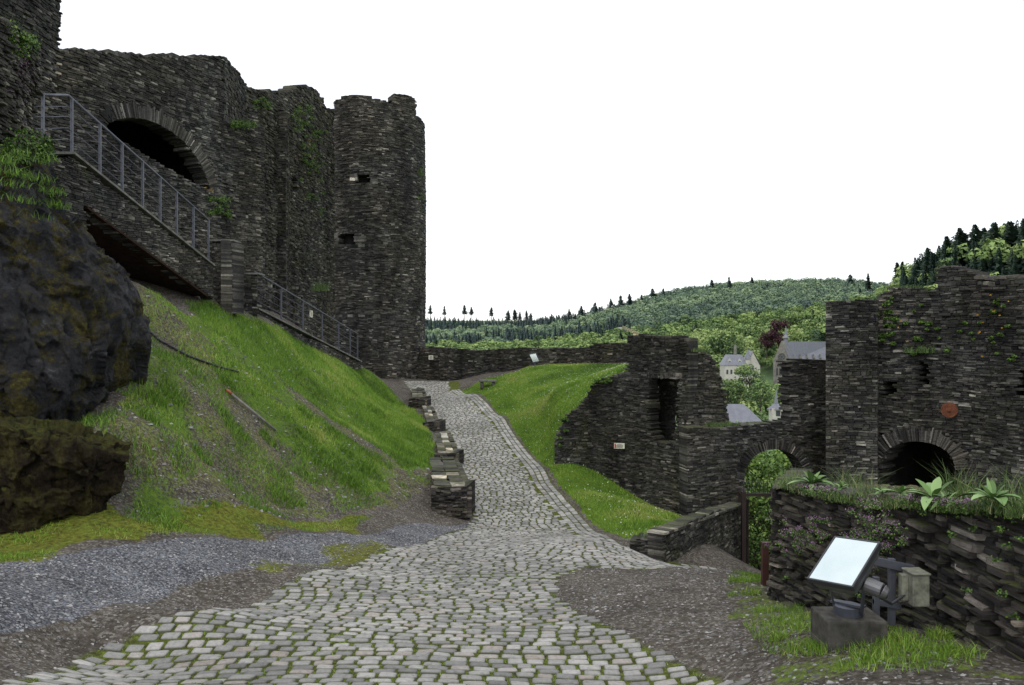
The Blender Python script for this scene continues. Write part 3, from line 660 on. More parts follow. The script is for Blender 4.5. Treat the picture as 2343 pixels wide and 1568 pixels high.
w12=lay('parapet_wall',W12,[(1518,1222),(1600,1186),(1694,1154),(1704,1330),(1518,1330)],sl=(.12,.35),sh=(.035,.07),thick=.3,prot=.03,mat=M_slate)
A=Acc(); 
for i in range(19):
    t0,t1=i/19,(i+.97)/19; o1=random.uniform(.0,.03); g=lambda t:(W12.pt(1518+182*t,1224-68*t,.02+o1),W12.pt(1518+182*t,1224-68*t,-.3-o1)); (a,b),(c,d)=g(t0),g(t1); A.prism([a,c,d,b],(0,0,random.uniform(.035,.05)))
child(A.obj('coping',M_slab),w12)
fin(w12,'slate parapet wall descending to the gateway','wall')
W13=Surf([PX(1436,14.3),PX(1518,14.1)])
w13=lay('low_wall',W13,[(1440,1240),(1455,1230),(1480,1226),(1505,1230),(1518,1226),(1518,1300),(1440,1290)],sl=(.12,.4),sh=(.03,.06),thick=.5,prot=.04,mat=M_slate)
fin(w13,'broken low slate wall beside the cobbles','wall')
# iron gate
ge=empty('iron_gate',P(1698,1330,17.6))
def part(acc_fn,name,mat,par,**k):
    A=Acc(); acc_fn(A); return child(A.obj(name,mat,**k),par)
for u in (1701,1846): part(lambda A:A.obox((P(u,1125,17.6)+P(u,1360,17.6))/2,(.045,0,0),(0,.05,0),(0,0,1.16)),'gate_post',M_brown,ge)
part(lambda A:A.obox((P(1699,1130,17.6)+P(1846,1134,17.6))/2,(.74,0,0),(0,.04,0),(0,0,.035)),'gate_beam',M_brown,ge)
def spikes(A):
    for i in range(15):
        p=P(1702+i*9,1128,17.6); A.tube(p,p+(0,0,.22),.012,.012,6); A.tube(p+(0,0,.22),p+(0,0,.3),.02,.001,6)
part(spikes,'gate_spikes',M_dark,ge)
def leafg(A):
    a=P(1712,1145,17.7); b=a+(.1,1.1,0)
    for z_ in (0,-.9,-1.85): A.tube(a+(0,0,z_),b+(0,0,z_),.025,.025,6)
    for i in range(9): q=a+(b-a)*i/8; A.tube(q,q-(0,0,1.85),.014,.014,6)
part(leafg,'gate_leaf',M_brown,ge)
fin(ge,'brown steel gate frame with spiked top bar in the archway','gate')
A=Acc(); p=P(1750,1340,9.1); A.box(p+(0,0,.24),.07,.07,.48); A.box(p+(.01,0,.49),.09,.09,.03)
fin(A.obj('bollard',M_redp),'short red brown post at the end of the wall','post')

# near wall
W9=Surf([PX(1758,8.1),PX(1900,7.0),PX(2050,6.1),PX(2200,5.4),PX(2343,4.8),PX(2700,3.9)])
near_top=[(1764,1122),(1775,1112),(1850,1122),(1950,1142),(2050,1150),(2150,1158),(2250,1160),(2343,1172),(2700,1190)]
w9=lay('retaining_wall',W9,near_top+[(2700,1720),(2343,1590),(2100,1520),(1900,1445),(1758,1385)],sl=(.09,.4),sh=(.018,.055),thick=.4,prot=.11,mat=M_slate_near,batter=lambda z:-.12*(z+.8),bulge=.14,kk=1.01)
W9s=Surf([PX(1812,12.5),PX(1758,8.15)],flip=True)
child(lay('end_face',W9s,[(0,-1.9),(0,-.35),(W9s.L,.22),(W9s.L,-1.9)],sl=(.1,.35),sh=(.03,.06),thick=.3,prot=.04,mat=M_slate_near,world=True),w9)
fin(w9,'rough layered slate retaining wall with plants on top','wall')
tl=np.array([W9.pos(np.array(W9.px(u,v)[0]),np.array(W9.px(u,v)[1]),-.05) for u,v in near_top]); 
rows=[]; nb_=60
su=np.linspace(0,1,130); bl_=np.c_[[np.interp(su*(len(tl)-1),np.arange(len(tl)),tl[:,i]) for i in range(3)]].T
for j in range(nb_):
    t=(j/(nb_-1))**1.6*11; q=bl_+np.array([.32,.95,0])*t; q[:,2]+=-.03+.05*sst(0,.5,np.array(t))-.16*t; rows.append(q)
Vp=np.concatenate(rows); Vp[:,2]+=(fbm2(Vp[:,0],Vp[:,1],2.5,5,8)-.5)*.16
pg=mesh_np('terrace_ground',Vp,gridfaces(130,nb_),M_ground,None,True,dict(grass=np.full(len(Vp),.3),moss=np.full(len(Vp),.45),gravel=np.zeros(len(Vp)),road=np.zeros(len(Vp))),origin=False)
fin(pg,'grassy terrace on top of the retaining wall','ground',kind='structure')

# stone steps beside the ramp
stp=[(985,1068,1110,1172,18.2),(993,1042,1034,1056,23.),(966,999,963,985,27.5),(934,972,909,925,33.5)]
for i,(u0,u1,v0,v1,d) in enumerate(stp):
    s=Surf([PX(u0,d+.15),PX(u1,d)]); o=lay('stone_step',s,[(u0,v0+6),(u0+12,v0),(u1-4,v0+2),(u1,v0+8),(u1+4,v1+12),(u0,v1+12)],sl=(.15,.45),sh=(.03,.07),thick=.9,prot=.07,mat=M_slate_near)
    A=Acc(); a,b=P(u0+10,v0+4,d+.2),P(u1-3,v0+4,d+.05)
    nd=[22.9,27.4,33.3,38][i]; zn=(P(1040,1056,nd)[2] if i==0 else P(u1,[0,990,930,885][i],nd)[2]); slope=min(.05,max(0,(zn-a[2])/(nd-d)))
    nsl=9; LL=nd-d-.05
    for kx in range(nsl):
        for cc in range(2):
            t0,t1=kx/nsl,(kx+.97)/nsl; s0,s1=(0,.5) if cc==0 else (.52,1); 
            f_=lambda t,s_:a+(b-a)*(s_+random.uniform(-.05,.05))+np.array([-.14,1,slope])*LL*(t+random.uniform(-.01,.01))
            A.prism([f_(t0,s0),f_(t0,s1),f_(t1,s1),f_(t1,s0)],(0,0,.02+random.uniform(-.02,.02)))
    child(A.obj('slab_top',M_slab),o)
    sd_=Surf([tuple(b[:2]),tuple((b+np.array([-.14,1,0])*LL)[:2])],flip=False)
    child(lay('side_face',sd_,[(0,b[2]-.7),(0,b[2]+.01),(sd_.L,b[2]+slope*LL+.01),(sd_.L,b[2]-.7+slope*LL)],sl=(.15,.5),sh=(.03,.07),thick=.15,prot=.03,mat=M_slate_near,world=True),o)
    fin(o,'low rough slate step with flagstone tread beside the cobbles','step',group='steps beside the cobbled ramp')

# ---------------------------------------------------------------- grass
def blades(P0,h,w,lean=.5,seg=1):
    n=len(P0); a=rng.uniform(0,2*np.pi,n); dx=np.c_[np.cos(a),np.sin(a),np.zeros(n)]; b=rng.uniform(0,2*np.pi,n)
    ln=np.c_[np.cos(b),np.sin(b),np.zeros(n)]*(h*lean*rng.random(n))[:,None]; H=np.c_[np.zeros(n),np.zeros(n),h]
    if seg==1:
        V=np.stack([P0-dx*w[:,None]/2,P0+dx*w[:,None]/2,P0+H+ln],1).reshape(-1,3); Fc=np.arange(3*n).reshape(n,3); return V,Fc,3
    V=np.stack([P0-dx*w[:,None]/2,P0+dx*w[:,None]/2,P0+H*.6+ln*.35+dx*w[:,None]*.35,P0+H*.6+ln*.35-dx*w[:,None]*.35,P0+H+ln*1.2],1).reshape(-1,3)
    b_=np.arange(n)[:,None]*5; return V,[b_+np.array([[0,1,2,3]]),b_+np.array([[3,2,4]])],5
def scatter(poly,dens,fn=None):
    p=np.array(poly); a,b=p.min(0),p.max(0); n=int((b[0]-a[0])*(b[1]-a[1])*dens); x=rng.uniform(a[0],b[0],n); y=rng.uniform(a[1],b[1],n); k=inpoly(x,y,poly); x,y=x[k],y[k]
    if fn is not None: k=rng.random(len(x))<fn(x,y); x,y=x[k],y[k]
    return x,y
def grass_obj(name,poly,dens,h,w,fn=None,mat=M_grass,label='',bias=0):
    x,y=scatter(poly,dens,fn); k=~inpoly(x,y,ROAD); x,y=x[k],y[k]; z=ZT(x,y)-.01; n=len(x)
    hh=rng.uniform(h[0],h[1],n)*(.6+.9*fbm2(x,y,1.5,3,2)); V,Fc,kk=blades(np.c_[x,y,z],hh,rng.uniform(w[0],w[1],n),.8)
    r=np.clip(rng.beta(2,2,n)*.7+(fbm2(x,y,.7,5,12)-.5)*1.9+.12+bias,0,1); o=mesh_np(name,V,Fc,mat,np.repeat(r,kk),origin=False); print(name,n)
    return fin(o,label,'grass',kind='stuff')
sm=lambda lo,hi,sc,sd:(lambda x,y:sst(lo,hi,fbm2(x,y,sc,5,sd)))
grass_obj('grass',G_right,1100,(.035,.08),(.012,.022),None,label='bright green grass slope beside the cobbles',bias=.14)
grass_obj('grass',G_lush,1000,(.05,.13),(.012,.022),sm(.28,.43,1.,51),label='lush green grass along the bank below the stairs',bias=.05)
grass_obj('grass',G_lush2,900,(.04,.11),(.012,.028),sm(.4,.54,1.2,31),label='patchy green weeds on the earthen bank')
grass_obj('grass',G_bank,1000,(.03,.10),(.010,.022),sm(.48,.58,1.1,33),label='sparse grass on the earthen bank',bias=.08)
grass_obj('grass',G_low,1300,(.02,.06),(.008,.018),sm(.35,.55,1.3,35),label='yellow green turf strip beside the gravel',bias=.3)
grass_obj('grass',G_fr,2800,(.02,.07),(.005,.010),sm(.44,.58,1.5,37),label='thin grass patches around the floodlight',bias=.1)
pj=[(-4,4.5),(4,4.5),(4,11),(-4,11)]
x,y=scatter(pj,1700); k=inpoly(x,y,ROAD); x,y=x[k],y[k]
V,Fc,kk=blades(np.c_[x,y,ZT(x,y)-.005],rng.uniform(.008,.024,len(x)),rng.uniform(.006,.012,len(x)),1.2)
fin(mesh_np('moss',V,Fc,M_grass,np.repeat(rng.uniform(.3,1,len(x)),kk),origin=False),'moss and tiny grass growing in cobble joints','moss',kind='stuff')
def tuft(px,n,h,r,c3=None):
    out=[]
    for (u,v) in px:
        c=hit(u,v) if c3 is None else c3(u,v); m=n; a=rng.uniform(0,6.28,m); q=r*random.uniform(.5,1.3)*np.sqrt(rng.random(m)); x=c[0]+q*np.cos(a); y=c[1]+q*np.sin(a); z=(ZT(x,y)-.02) if c3 is None else np.full(m,c[2]-.03)
        out.append(np.c_[x,y,z])
    return np.concatenate(out)
wp=[(430,840),(400,900),(360,920),(300,890),(520,880),(340,960),(640,1090),(480,700),(540,990),(310,1040),(700,1000),(760,1060),(350,1190),(600,750),(230,960),(200,990)]+[(random.uniform(340,900),random.uniform(860,1150)) for _ in range(22)]
Q=tuft(wp,240,.3,.3)
V,Fc,kk=blades(Q,rng.uniform(.05,.2,len(Q)),rng.uniform(.008,.018,len(Q)),1.1,2)
fin(mesh_np('weeds',V,Fc,M_grass,np.repeat(rng.uniform(.0,.7,len(Q)),kk),origin=False),'leafy weed clumps on the earthen bank','weeds',kind='stuff')
Q=tuft([(1700,1330),(1720,1360),(1760,1400),(1800,1420),(1850,1440),(1880,1490),(2050,1470),(2100,1500),(2150,1460),(2200,1500),(2000,1505),(1830,1490),(1780,1465)],240,.12,.16)
V,Fc,kk=blades(Q,rng.uniform(.03,.11,len(Q)),rng.uniform(.003,.007,len(Q)),1.,2)
fin(mesh_np('grass_tufts',V,Fc,M_grass,np.repeat(rng.uniform(.2,1,len(Q)),kk),origin=False),'grass tufts growing at the foot of the wall','grass',kind='stuff')
def mk_peb():
    k=N('pebbles_grey'); return k.out(k.ramp(k.attr('rnd'),[(0,(.05,.048,.046)),(.5,(.16,.155,.152)),(1,(.42,.41,.4))]),.8,.3)
M_peb=mk_peb()
def pebbles(name,poly,dens,s,mat,label):
    x,y=scatter(poly,dens); k=~inpoly(x,y,ROAD); x,y=x[k],y[k]; n=len(x); z=ZT(x,y); r=rng.uniform(s[0],s[1],n)*rng.uniform(.4,1,n)
    o8=np.array([(-1,-1,-.5),(1,-1,-.5),(1,1,-.5),(-1,1,-.5),(-.6,-.6,.5),(.6,-.6,.5),(.6,.6,.5),(-.6,.6,.5)]); a=rng.uniform(0,6.28,n)
    q=(o8[None]+rng.normal(0,.22,(n,8,3)))*r[:,None,None]*np.stack([rng.uniform(.7,1.5,n),rng.uniform(.6,1,n),rng.uniform(.4,.9,n)],1)[:,None,:]
    X_=q[:,:,0]*np.cos(a)[:,None]-q[:,:,1]*np.sin(a)[:,None]; Y_=q[:,:,0]*np.sin(a)[:,None]+q[:,:,1]*np.cos(a)[:,None]
    V=np.stack([X_+x[:,None],Y_+y[:,None],q[:,:,2]+z[:,None]],-1).reshape(-1,3); b=np.arange(n)[:,None]*8
    fc=np.concatenate([b+np.array([f]) for f in ((4,5,6,7),(0,1,5,4),(1,2,6,5),(2,3,7,6),(3,0,4,7))])
    return fin(mesh_np(name,V,fc,mat,np.repeat(rng.beta(2,2,n),8),origin=False),label,'gravel',kind='stuff')
pebbles('gravel',G_grav,520,(.008,.022),M_peb,'loose grey gravel beside the cobbles')
G_dirt=gpoly([(1280,1320),(1650,1306),(1760,1345),(1850,1420),(2343,1560),(2343,1600),(1760,1600),(1500,1490),(1330,1412),(1268,1360)])
pebbles('gravel',G_dirt,230,(.006,.022),M_peb,'small stones scattered on bare soil')
G_dl=gpoly([(0,1440),(400,1335),(760,1268),(1000,1230),(880,1258),(440,1402),(20,1568),(0,1568)])
pebbles('gravel',G_dl,250,(.006,.018),M_peb,'fine stones scattered on the dark dirt verge')
pebbles('gravel',G_bank,35,(.012,.045),M_peb,'slate chips scattered on the earthen bank')
pebbles('gravel',gpoly([(0,1185),(110,1175),(110,1200),(0,1205)]),60,(.03,.1),M_peb,'slate rubble heaped at the foot of the rock')
pebbles('gravel',gpoly([(1270,1300),(1350,1296),(1350,1312),(1280,1318)]),40,(.03,.08),M_peb,'loose broken stones at the cobble edge')
x,y=scatter(G_right,14); z=ZT(x,y)+.06; V,Fc,kk=blades(np.c_[x,y,z],np.full(len(x),.02),np.full(len(x),.03),.9)
fin(mesh_np('daisies',V,Fc,M_white,np.repeat(rng.random(len(x)),3),origin=False),'tiny white daisies dotted over the grass slope','flowers',kind='stuff')

def curve_on(px,r,name,mat,lift=.03):
    pts=[hit(u,v)+(0,0,lift) for u,v in px]; A=Acc()
    for a,b in zip(pts[:-1],pts[1:]): A.tube(a,b,r,r,8)
    return A.obj(name,mat,True)
def dens(px,n=8):
    p=np.array(px,float); t=np.linspace(0,len(p)-1,n*(len(p)-1)+1); return np.c_[np.interp(t,range(len(p)),p[:,0]),np.interp(t,range(len(p)),p[:,1])]
fin(curve_on(dens([(332,755),(365,785),(430,820),(490,842),(545,857)],4),.025,'hose',M_black,.05),'black plastic hose lying down the bank','hose')
a,b=hit(518,900)+(0,0,.07),hit(632,992)+(0,0,.05); A=Acc(); A.tube(a,b,.028,.025,10); po=A.obj('wooden_pole',M_pole,True)
A=Acc(); A.tube(a,a+(b-a)*.1,.032,.032,10); child(A.obj('orange_tape',M_orange,True),po); fin(po,'grey pole with orange end lying on the bank','pole')

# signs
def sign(c,w,h,nrm,name,label,red=False):
    n_=np.array([nrm[0],nrm[1],0.]); n_/=np.linalg.norm(n_); x=np.array([-n_[1],n_[0],0]); 
    if x[0]<0: x=-x
    z=np.array([0,0,1.]); A=Acc(); A.obox(c,x*w/2,n_*.012,z*h/2); o=A.obj(name,M_signw)
    A=Acc()
    for i in range(5): A.obox(c+n_*.015+z*(h*.28-i*h*.14)+x*w*.06*(i%2),x*w*(.3 if i else .22),n_*.002,z*h*.025)
    child(A.obj('printed_text',M_signk),o)
    if red: A=Acc(); A.obox(c+n_*.017-x*w*.38,x*w*.07,n_*.002,z*h*.4); child(A.obj('red_band',M_signr),o)
    fin(o,label,'sign')
sign(W6.pt(1425,1019,.18),.29,.15,(-.2,-1),'information_sign','small cream sign with red band on the ruined wall',True)
sign(W10.pt(990,818,.15),.27,.24,(-.2,-1),'information_sign','small cream notice fixed to the rampart wall')
sign(S1.pt(718,772,-.1)+(0,0,.85),.13,.25,(.8,-.6),'information_sign','small white notice hanging on the stair railing')

# small floodlight by the rampart + stone bench
c=hit(1224,838); e=empty('floodlight',c)
part(lambda A:A.obox(c+(0,.1,.42),(.2,.0,.04),(.0,.09,.04),(-.1,0,.24)),'lamp_housing',M_dark,e,bevel=.02)
part(lambda A:A.obox(c+(-.03,-.01,.42),(.15,0,.03),(.0,.012,.005),(-.085,0,.19)),'lamp_glass',M_glass,e)
part(lambda A:(A.tube(c,c+(0,0.1,.3),.03),A.box(c+(0,0,.02),.3,.3,.06)),'bracket',M_metal,e)
part(lambda A:A.box(c+(.5,0,.2),.25,.2,.35),'control_box',M_boxg,e,bevel=.015)
fin(e,'small black floodlight standing before the rampart wall','floodlight')
c=hit(1116,886); e=empty('stone_bench',c)
part(lambda A:A.box(c+(0,0,.3),.85,.4,.1),'seat',M_cope,e,bevel=.02)
for s in (-.28,.28): part(lambda A:A.box(c+(s,0,.1),.15,.3,.32),'leg',M_conc,e)
fin(e,'low weathered stone bench beside the cobbled ramp','bench')

# big floodlight
BL=P(1838,1326,5.3); BRt=P(1942,1346,5.04); TL=P(1922,1233,5.48)
a_=BRt-BL; c_2=TL-BL; WW=np.linalg.norm(a_); HH=np.linalg.norm(c_2); w_=a_/WW; u_=c_2-w_*(c_2@w_); u_/=np.linalg.norm(u_); n_=np.cross(w_,u_); 
if n_[2]<0: n_=-n_
cen=BL+a_/2+c_2/2
gb=hit(1945,1472); e=empty('floodlight',gb)
def frame(A):
    t=.011
    for s in (-1,1):
        A.obox(cen+w_*s*(WW/2-t/2),w_*t/2*1.3,u_*HH/2,n_*.02); A.obox(cen+u_*s*(HH/2-t/2),w_*(WW/2-t),u_*t/2*1.3,n_*.02)
part(frame,'frame',M_dark,e,bevel=.004)
part(lambda A:A.obox(cen+n_*.012,w_*(WW/2-.013),u_*(HH/2-.013),n_*.005),'lamp_glass',M_glass,e)
def hous(A):
    f_=lambda dz,iw,iu:[cen-n_*dz+w_*i*(WW/2-iw)+u_*j*(HH/2-iu) for i,j in ((-1,-1),(1,-1),(1,1),(-1,1))]
    a,b,c=f_(.021,.004,.004),f_(.08,.025,.025),f_(.19,.1,.14)
    A.add(a+b+c,[(0,1,5,4),(1,2,6,5),(2,3,7,6),(3,0,4,7),(4,5,9,8),(5,6,10,9),(6,7,11,10),(7,4,8,11),(8,9,10,11),(3,2,1,0)])
part(hous,'lamp_housing',M_housing,e,bevel=.02,seg=3)
hk=cen-n_*.12+w_*(WW/2-.03)-u_*.05
part(lambda A:(A.tube(hk,hk+w_*.1-n_*.03,.055,.05,16),A.tube(hk+w_*.1-n_*.03,hk+w_*.13-n_*.05,.05,.03,16)),'lamp_cap',M_housing,e,bevel=.006)
bt_=gb+np.array([.02,.08,.19])
def brk(A):
    for s in (-1,1):
        top=cen-n_*.1+w_*s*(WW/2+.004)*.8-u_*.06; bot=bt_+w_*s*.1; d=(bot-top); A.obox((top+bot)/2,w_*.006,n_*.018,d/2)
    A.tube(bt_-(0,0,.01),bt_+(0,0,.05),.1,.1,18); A.obox(bt_+(0,0,.06),w_*.12,np.cross(w_,(0,0,1))*.03,(0,0,.008))
part(brk,'bracket',M_metal,e)
part(lambda A:A.box(gb+(0.02,.08,.06),.42,.33,.24),'concrete_base',M_conc,e,bevel=.015)
pb=P(2042,1430,5.75); pt=P(2038,1278,5.75)
part(lambda A:(A.obox((pb+pt)/2,(.022,0,0),(0,.02,0),(0,0,(pt-pb)[2]/2)),A.obox(pt+(.0,-.02,-.04),(.16,.0,-.035),(0,.02,0),(0,0,.03)),A.obox(pb+(-.13,-.02,.14),(.02,0,0),(0,.02,0),(0,0,.22)),A.obox(pb+(-.05,-.02,.16),(.1,0,-.02),(0,.015,0),(0,0,.02))),'support_post',M_metal,e,bevel=.003)
cb=P(2096,1345,5.6)
part(lambda A:(A.box(cb,.12,.15,.23),A.box(cb+(0,-.0,.117),.135,.17,.016),A.box(cb+(-.08,.02,.0),.05,.06,.19)),'control_box',M_boxg,e,bevel=.012)
part(lambda A:(A.tube(cb+(-.08,0,-.05),cb+(-.2,-.05,-.1),.01),A.tube(cb+(-.2,-.05,-.1),cen-n_*.17,.01)),'cable',M_dark,e)
fin(e,'large grey floodlight on concrete base, tilted skyward','floodlight')

# ---------------------------------------------------------------- plants on terrace
def terr(u,dback):
    s=W9.px(u,1150)[0]; p=W9.pos(np.array(s),np.array(0.),-.05); i=np.argmin(np.hypot(Vp[:,0]-p[0]-.32*dback,Vp[:,1]-p[1]-.95*dback)); return Vp[i].copy()
Q=[]
HT=[]
spots=[(u,random.uniform(.1,1.0),1.) for u in (1795,1820,1940,1960,1980,2215,2235,2330,2370)]+[(random.uniform(1775,2420),random.uniform(.0,5)*random.random(),.25*random.random()) for _ in range(420)]
for u,dbk,big in spots:
    c=terr(u,dbk); m=100 if big==1. else 42; a=rng.uniform(0,6.28,m); r=(.1 if big==1. else .11)*np.sqrt(rng.random(m)); Q.append(np.c_[c[0]+r*np.cos(a),c[1]+r*np.sin(a),np.full(m,c[2]-.02)])
    HT.append(rng.uniform(.03,.06+.26*big,m))
Q=np.concatenate(Q); HT=np.concatenate(HT)
V,Fc,kk=blades(Q,HT,rng.uniform(.003,.006,len(Q)),1.1,2)
fin(mesh_np('grass_tufts',V,Fc,M_tuft,np.repeat(rng.random(len(Q)),kk),origin=False),'grass tufts on top of the retaining wall','grass',kind='stuff')
def rosette(c,R,n,mat=M_ros):
    V=[];Fc=[];Rn=[]; ph=random.uniform(0,6.28)
    for i in range(n):
        a=ph+2.4*i+random.uniform(-.3,.3); el=.2+.9*(i/n)+random.uniform(-.15,.15); L_=R*random.uniform(.6,1.1)*(1-.35*i/n); wd=L_*random.uniform(.13,.2); d=np.array([math.cos(a),math.sin(a),0]); s=np.array([-d[1],d[0],0]); b=len(V); tw=random.uniform(-.25,.25)
        for t,ww in ((0,.25),(.2,.7),(.45,1.),(.7,.85),(.9,.4),(1,.03)):
            p=c+d*L_*t*math.cos(el)+s*tw*L_*t*t+np.array([0,0,1])*(L_*t*math.sin(el)-L_*.45*t*t*(1.1-i/n)); V+= [p-s*wd*ww+(0,0,wd*.35*ww),p,p+s*wd*ww+(0,0,wd*.35*ww)]
        for k in range(5):
            o=b+3*k; Fc+=[(o,o+1,o+4,o+3),(o+1,o+2,o+5,o+4)]
        Rn+=[random.uniform(.1,1)]*18
    return mesh_np('rosette_plant',V,np.array(Fc),mat,Rn,True)
for u,db,R in ((1850,.2,.28),(1872,.4,.18),(2130,.1,.28),(2158,.08,.15),(2240,-.08,.26),(2060,.3,.18),(2015,.25,.13),(1925,.4,.11)):
    o=rosette(terr(u,db)+(0,0,.06),R,random.randint(10,16)); fin(o,'broad leaved green rosette plant on the wall top','plant',group='rosette plants on the wall top')
def leafcloud(name,centers,n,size,mat,label,cat,r=(0,1),squash=.6):
    Vs=[]
    for c,rr in centers:
        q=rng.normal(0,1,(n,3)); q/=np.linalg.norm(q,axis=1)[:,None]; q*=rr*np.sqrt(rng.random(n))[:,None]; q[:,2]*=squash; Vs.append(q+c)
    Q=np.concatenate(Vs); m=len(Q); a=rng.normal(0,1,(m,3)); a/=np.linalg.norm(a,axis=1)[:,None]; b=np.cross(a,rng.normal(0,1,(m,3))); b/=np.linalg.norm(b,axis=1)[:,None]; s=rng.uniform(.5,1,m)[:,None]*size
    V=np.stack([Q-a*s,Q-b*s*.7,Q+a*s,Q+b*s*.7],1).reshape(-1,3); o=mesh_np(name,V,np.arange(4*m).reshape(m,4),mat,np.repeat(rng.uniform(r[0],r[1],m),4),origin=False)
    return fin(o,label,cat,kind='stuff')
pk=[(terr(random.uniform(a,b),random.uniform(-.08,.1))+(0,0,.05),.07) for a,b in [(1825,1885)]*16+[(2050,2210)]*50]
pk+=[(W9.pt(random.gauss(2020,30),random.gauss(1215,32),.12),.05) for _ in range(40)]+[(W9.pt(random.gauss(1860,35),random.gauss(1215,25),.12),.04) for _ in range(30)]
leafcloud('pink_flowers',pk,34,.0065,M_pink,'clusters of tiny pink flowers on the retaining wall','flowers',(.1,1))
leafcloud('wall_plants',[(c-(0,0,.02),R*1.3) for c,R in pk]+[(W9.pt(random.uniform(1780,2380),random.uniform(1180,1420),.06),.04) for _ in range(18)]+[(terr(random.uniform(1775,2420),random.uniform(-.05,4)*random.random()),.12) for _ in range(190)],30,.012,M_leaf,'small creeping plants on the retaining wall','plants',(.0,.75))
def wv(s,u,v,du,dv,n,r,off=.05): return [(s.pt(u+max(-1.6,min(1.6,random.gauss(0,1)))*du,v+max(-1.6,min(1.6,random.gauss(0,1)))*dv,off),r*random.uniform(.4,1.2)) for _ in range(n)]
cl=wv(W2,700,350,14,65,34,.25,.15)+wv(W2,690,275,14,14,12,.22,.15)+wv(W2,725,430,10,80,12,.2,.15)+wv(W3,545,284,16,4,14,.2,.2)+wv(W2,590,240,12,8,8,.25,.15)
cl+=wv(W8,2030,730,14,30,16,.1)+wv(W8,2110,770,40,25,12,.09)+wv(W8,2300,780,25,50,10,.07)+wv(W8,2190,720,60,35,12,.05)
cl+=wv(W4,500,475,15,12,12,.18,.1)+wv(W5b,30,95,20,18,18,.2,.1)+wv(W6,1290,990,8,20,6,.1,.08)+wv(W6,1385,870,16,4,6,.1,.06)
cl+=wv(ts,958,420,4,50,12,.2,.1)+wv(W5b,50,340,40,25,26,.25,.15)
leafcloud('climbing_plants',cl,90,.03,M_leaf,'ivy and weeds growing out of the old walls','plants',(.0,.8))
yf=wv(W2,705,325,8,12,4,.12,.25)+wv(W4,460,440,12,6,3,.08,.15)+wv(W8,2260,740,40,50,10,.03,.12)+wv(W8,2050,750,20,20,4,.03,.12)
leafcloud('yellow_flowers',yf,12,.018,M_yel,'yellow wallflowers blooming on the castle walls','flowers')
leafcloud('pink_flowers',wv(W5b,30,170,20,40,14,.14,.12)+wv(W5b,40,310,20,20,8,.14,.12),26,.014,M_pink,'mauve flowers on the crumbling high wall','flowers',(0,.4))
Q=[];H_=[]
for s,u,v,du,n,h,off in ((W3,552,289,20,200,.35,-.1),(W2,690,665,15,200,.5,.9),(b1,600,620,10,120,.5,.8),(W11,1690,976,55,500,.14,-.2),(W6b,1600,803,15,200,.12,-.05),(W7,1945,694,30,300,.12,-.3),(W8,2070,662,35,260,.16,-.25),(W10,1200,798,150,300,.12,-.2),(W5b,20,85,30,300,.35,-.1),(W8,2110,805,30,250,.2,.05),(W6,1510,768,35,200,.1,-.2),(W13,1478,1232,20,150,.05,-.2)):
    for _ in range(n):
        Q.append(s.pt(u+max(-1.6,min(1.6,random.gauss(0,1)))*du*.7,v,off+random.uniform(-.15,.15))-(0,0,.03)); H_.append(h*random.uniform(.4,1.1))
V,Fc,kk=blades(np.array(Q),np.array(H_),rng.uniform(.008,.018,len(Q)),1.,2)
fin(mesh_np('ledge_grass',V,Fc,M_tuft,np.repeat(rng.uniform(0,.8,len(Q)),kk),origin=False),'grass tufts sprouting on wall tops and ledges','grass',kind='stuff')
Q=tuft([(20,400),(60,410),(100,440),(120,470),(50,360),(0,370),(10,460),(70,470),(-20,420),(40,500)],170,.3,.4,c3=lambda u,v:P(u,v,11.8+u*.009)); V,Fc,kk=blades(Q,rng.uniform(.05,.18,len(Q)),rng.uniform(.008,.014,len(Q)),1.4,2)
fin(mesh_np('ledge_grass',V,Fc,M_grass,np.repeat(rng.uniform(0,.5,len(Q)),kk),origin=False),'grass hanging over the bedrock ledge','grass',kind='stuff')

# ---------------------------------------------------------------- far hills
fc_=[]
for u in (-600,300,900,1300,1700,2100,2700): fc_+=[(u,1350 if u<1500 else 1300,28),(u,1300,50),(u,1170,100),(u,1080,150),(u,965,250)]
for u in (300,900,1300,1600,1850): fc_.append((u,895,350))
fc_+=[(900,850,450),(1300,840,450),(1500,815,450),(1700,800,450),(1900,790,450),
 (900,795,620),(1200,800,600),(1350,775,620),(1500,732,620),(1700,710,620),(1900,700,620),
 (900,760,850),(1150,768,850),(1280,762,850),(1400,728,760),(1500,696,760),(1650,672,760),(1800,664,760),(1950,664,760),
 (900,738,1100),(1150,743,1100),(1300,752,1100),(1500,735,1000),(1700,720,1000),(1950,715,1000),(300,738,1000),(300,800,600),
 (2000,740,370),(2100,690,370),(2180,640,370),(2260,612,370),(2343,598,370),(2600,560,370),(2200,640,460),(2400,620,460),(2200,700,700),(2600,700,700),(2050,710,520),(2600,690,1100)]
fh=rbf(fc_,1.5,.05,10.)
fy=[22.]; 
while fy[-1]<1400: fy.append(fy[-1]*1.025+.5)
fy=np.array(fy); tt=np.linspace(-1.2,1.2,170); T_,Y_=np.meshgrid(tt,fy); X_=T_*(Y_+60)
def ZH(x,y):
    r=fh(x,y); lim=-7.8-.1*(y-22); w=sst(60,120,y); return np.where(y<120,np.minimum(r,lim)*(1-w)+r*w,r)
Zh=ZH(X_,Y_)
def mk_hill():
    k=N('forest_floor'); o=k.obj(); return k.out(k.ramp(k.noise(.03,8,.7,o),[(.3,(.06,.1,.055)),(.5,(.12,.18,.08)),(.7,(.2,.27,.12))]),.95,.1)
M_hill=mk_hill()
fin(mesh_np('hills',np.c_[X_.ravel(),Y_.ravel(),Zh.ravel()],gridfaces(len(tt),len(fy)),M_hill,None,True,origin=False),'wooded hills across the valley','hills',kind='structure')
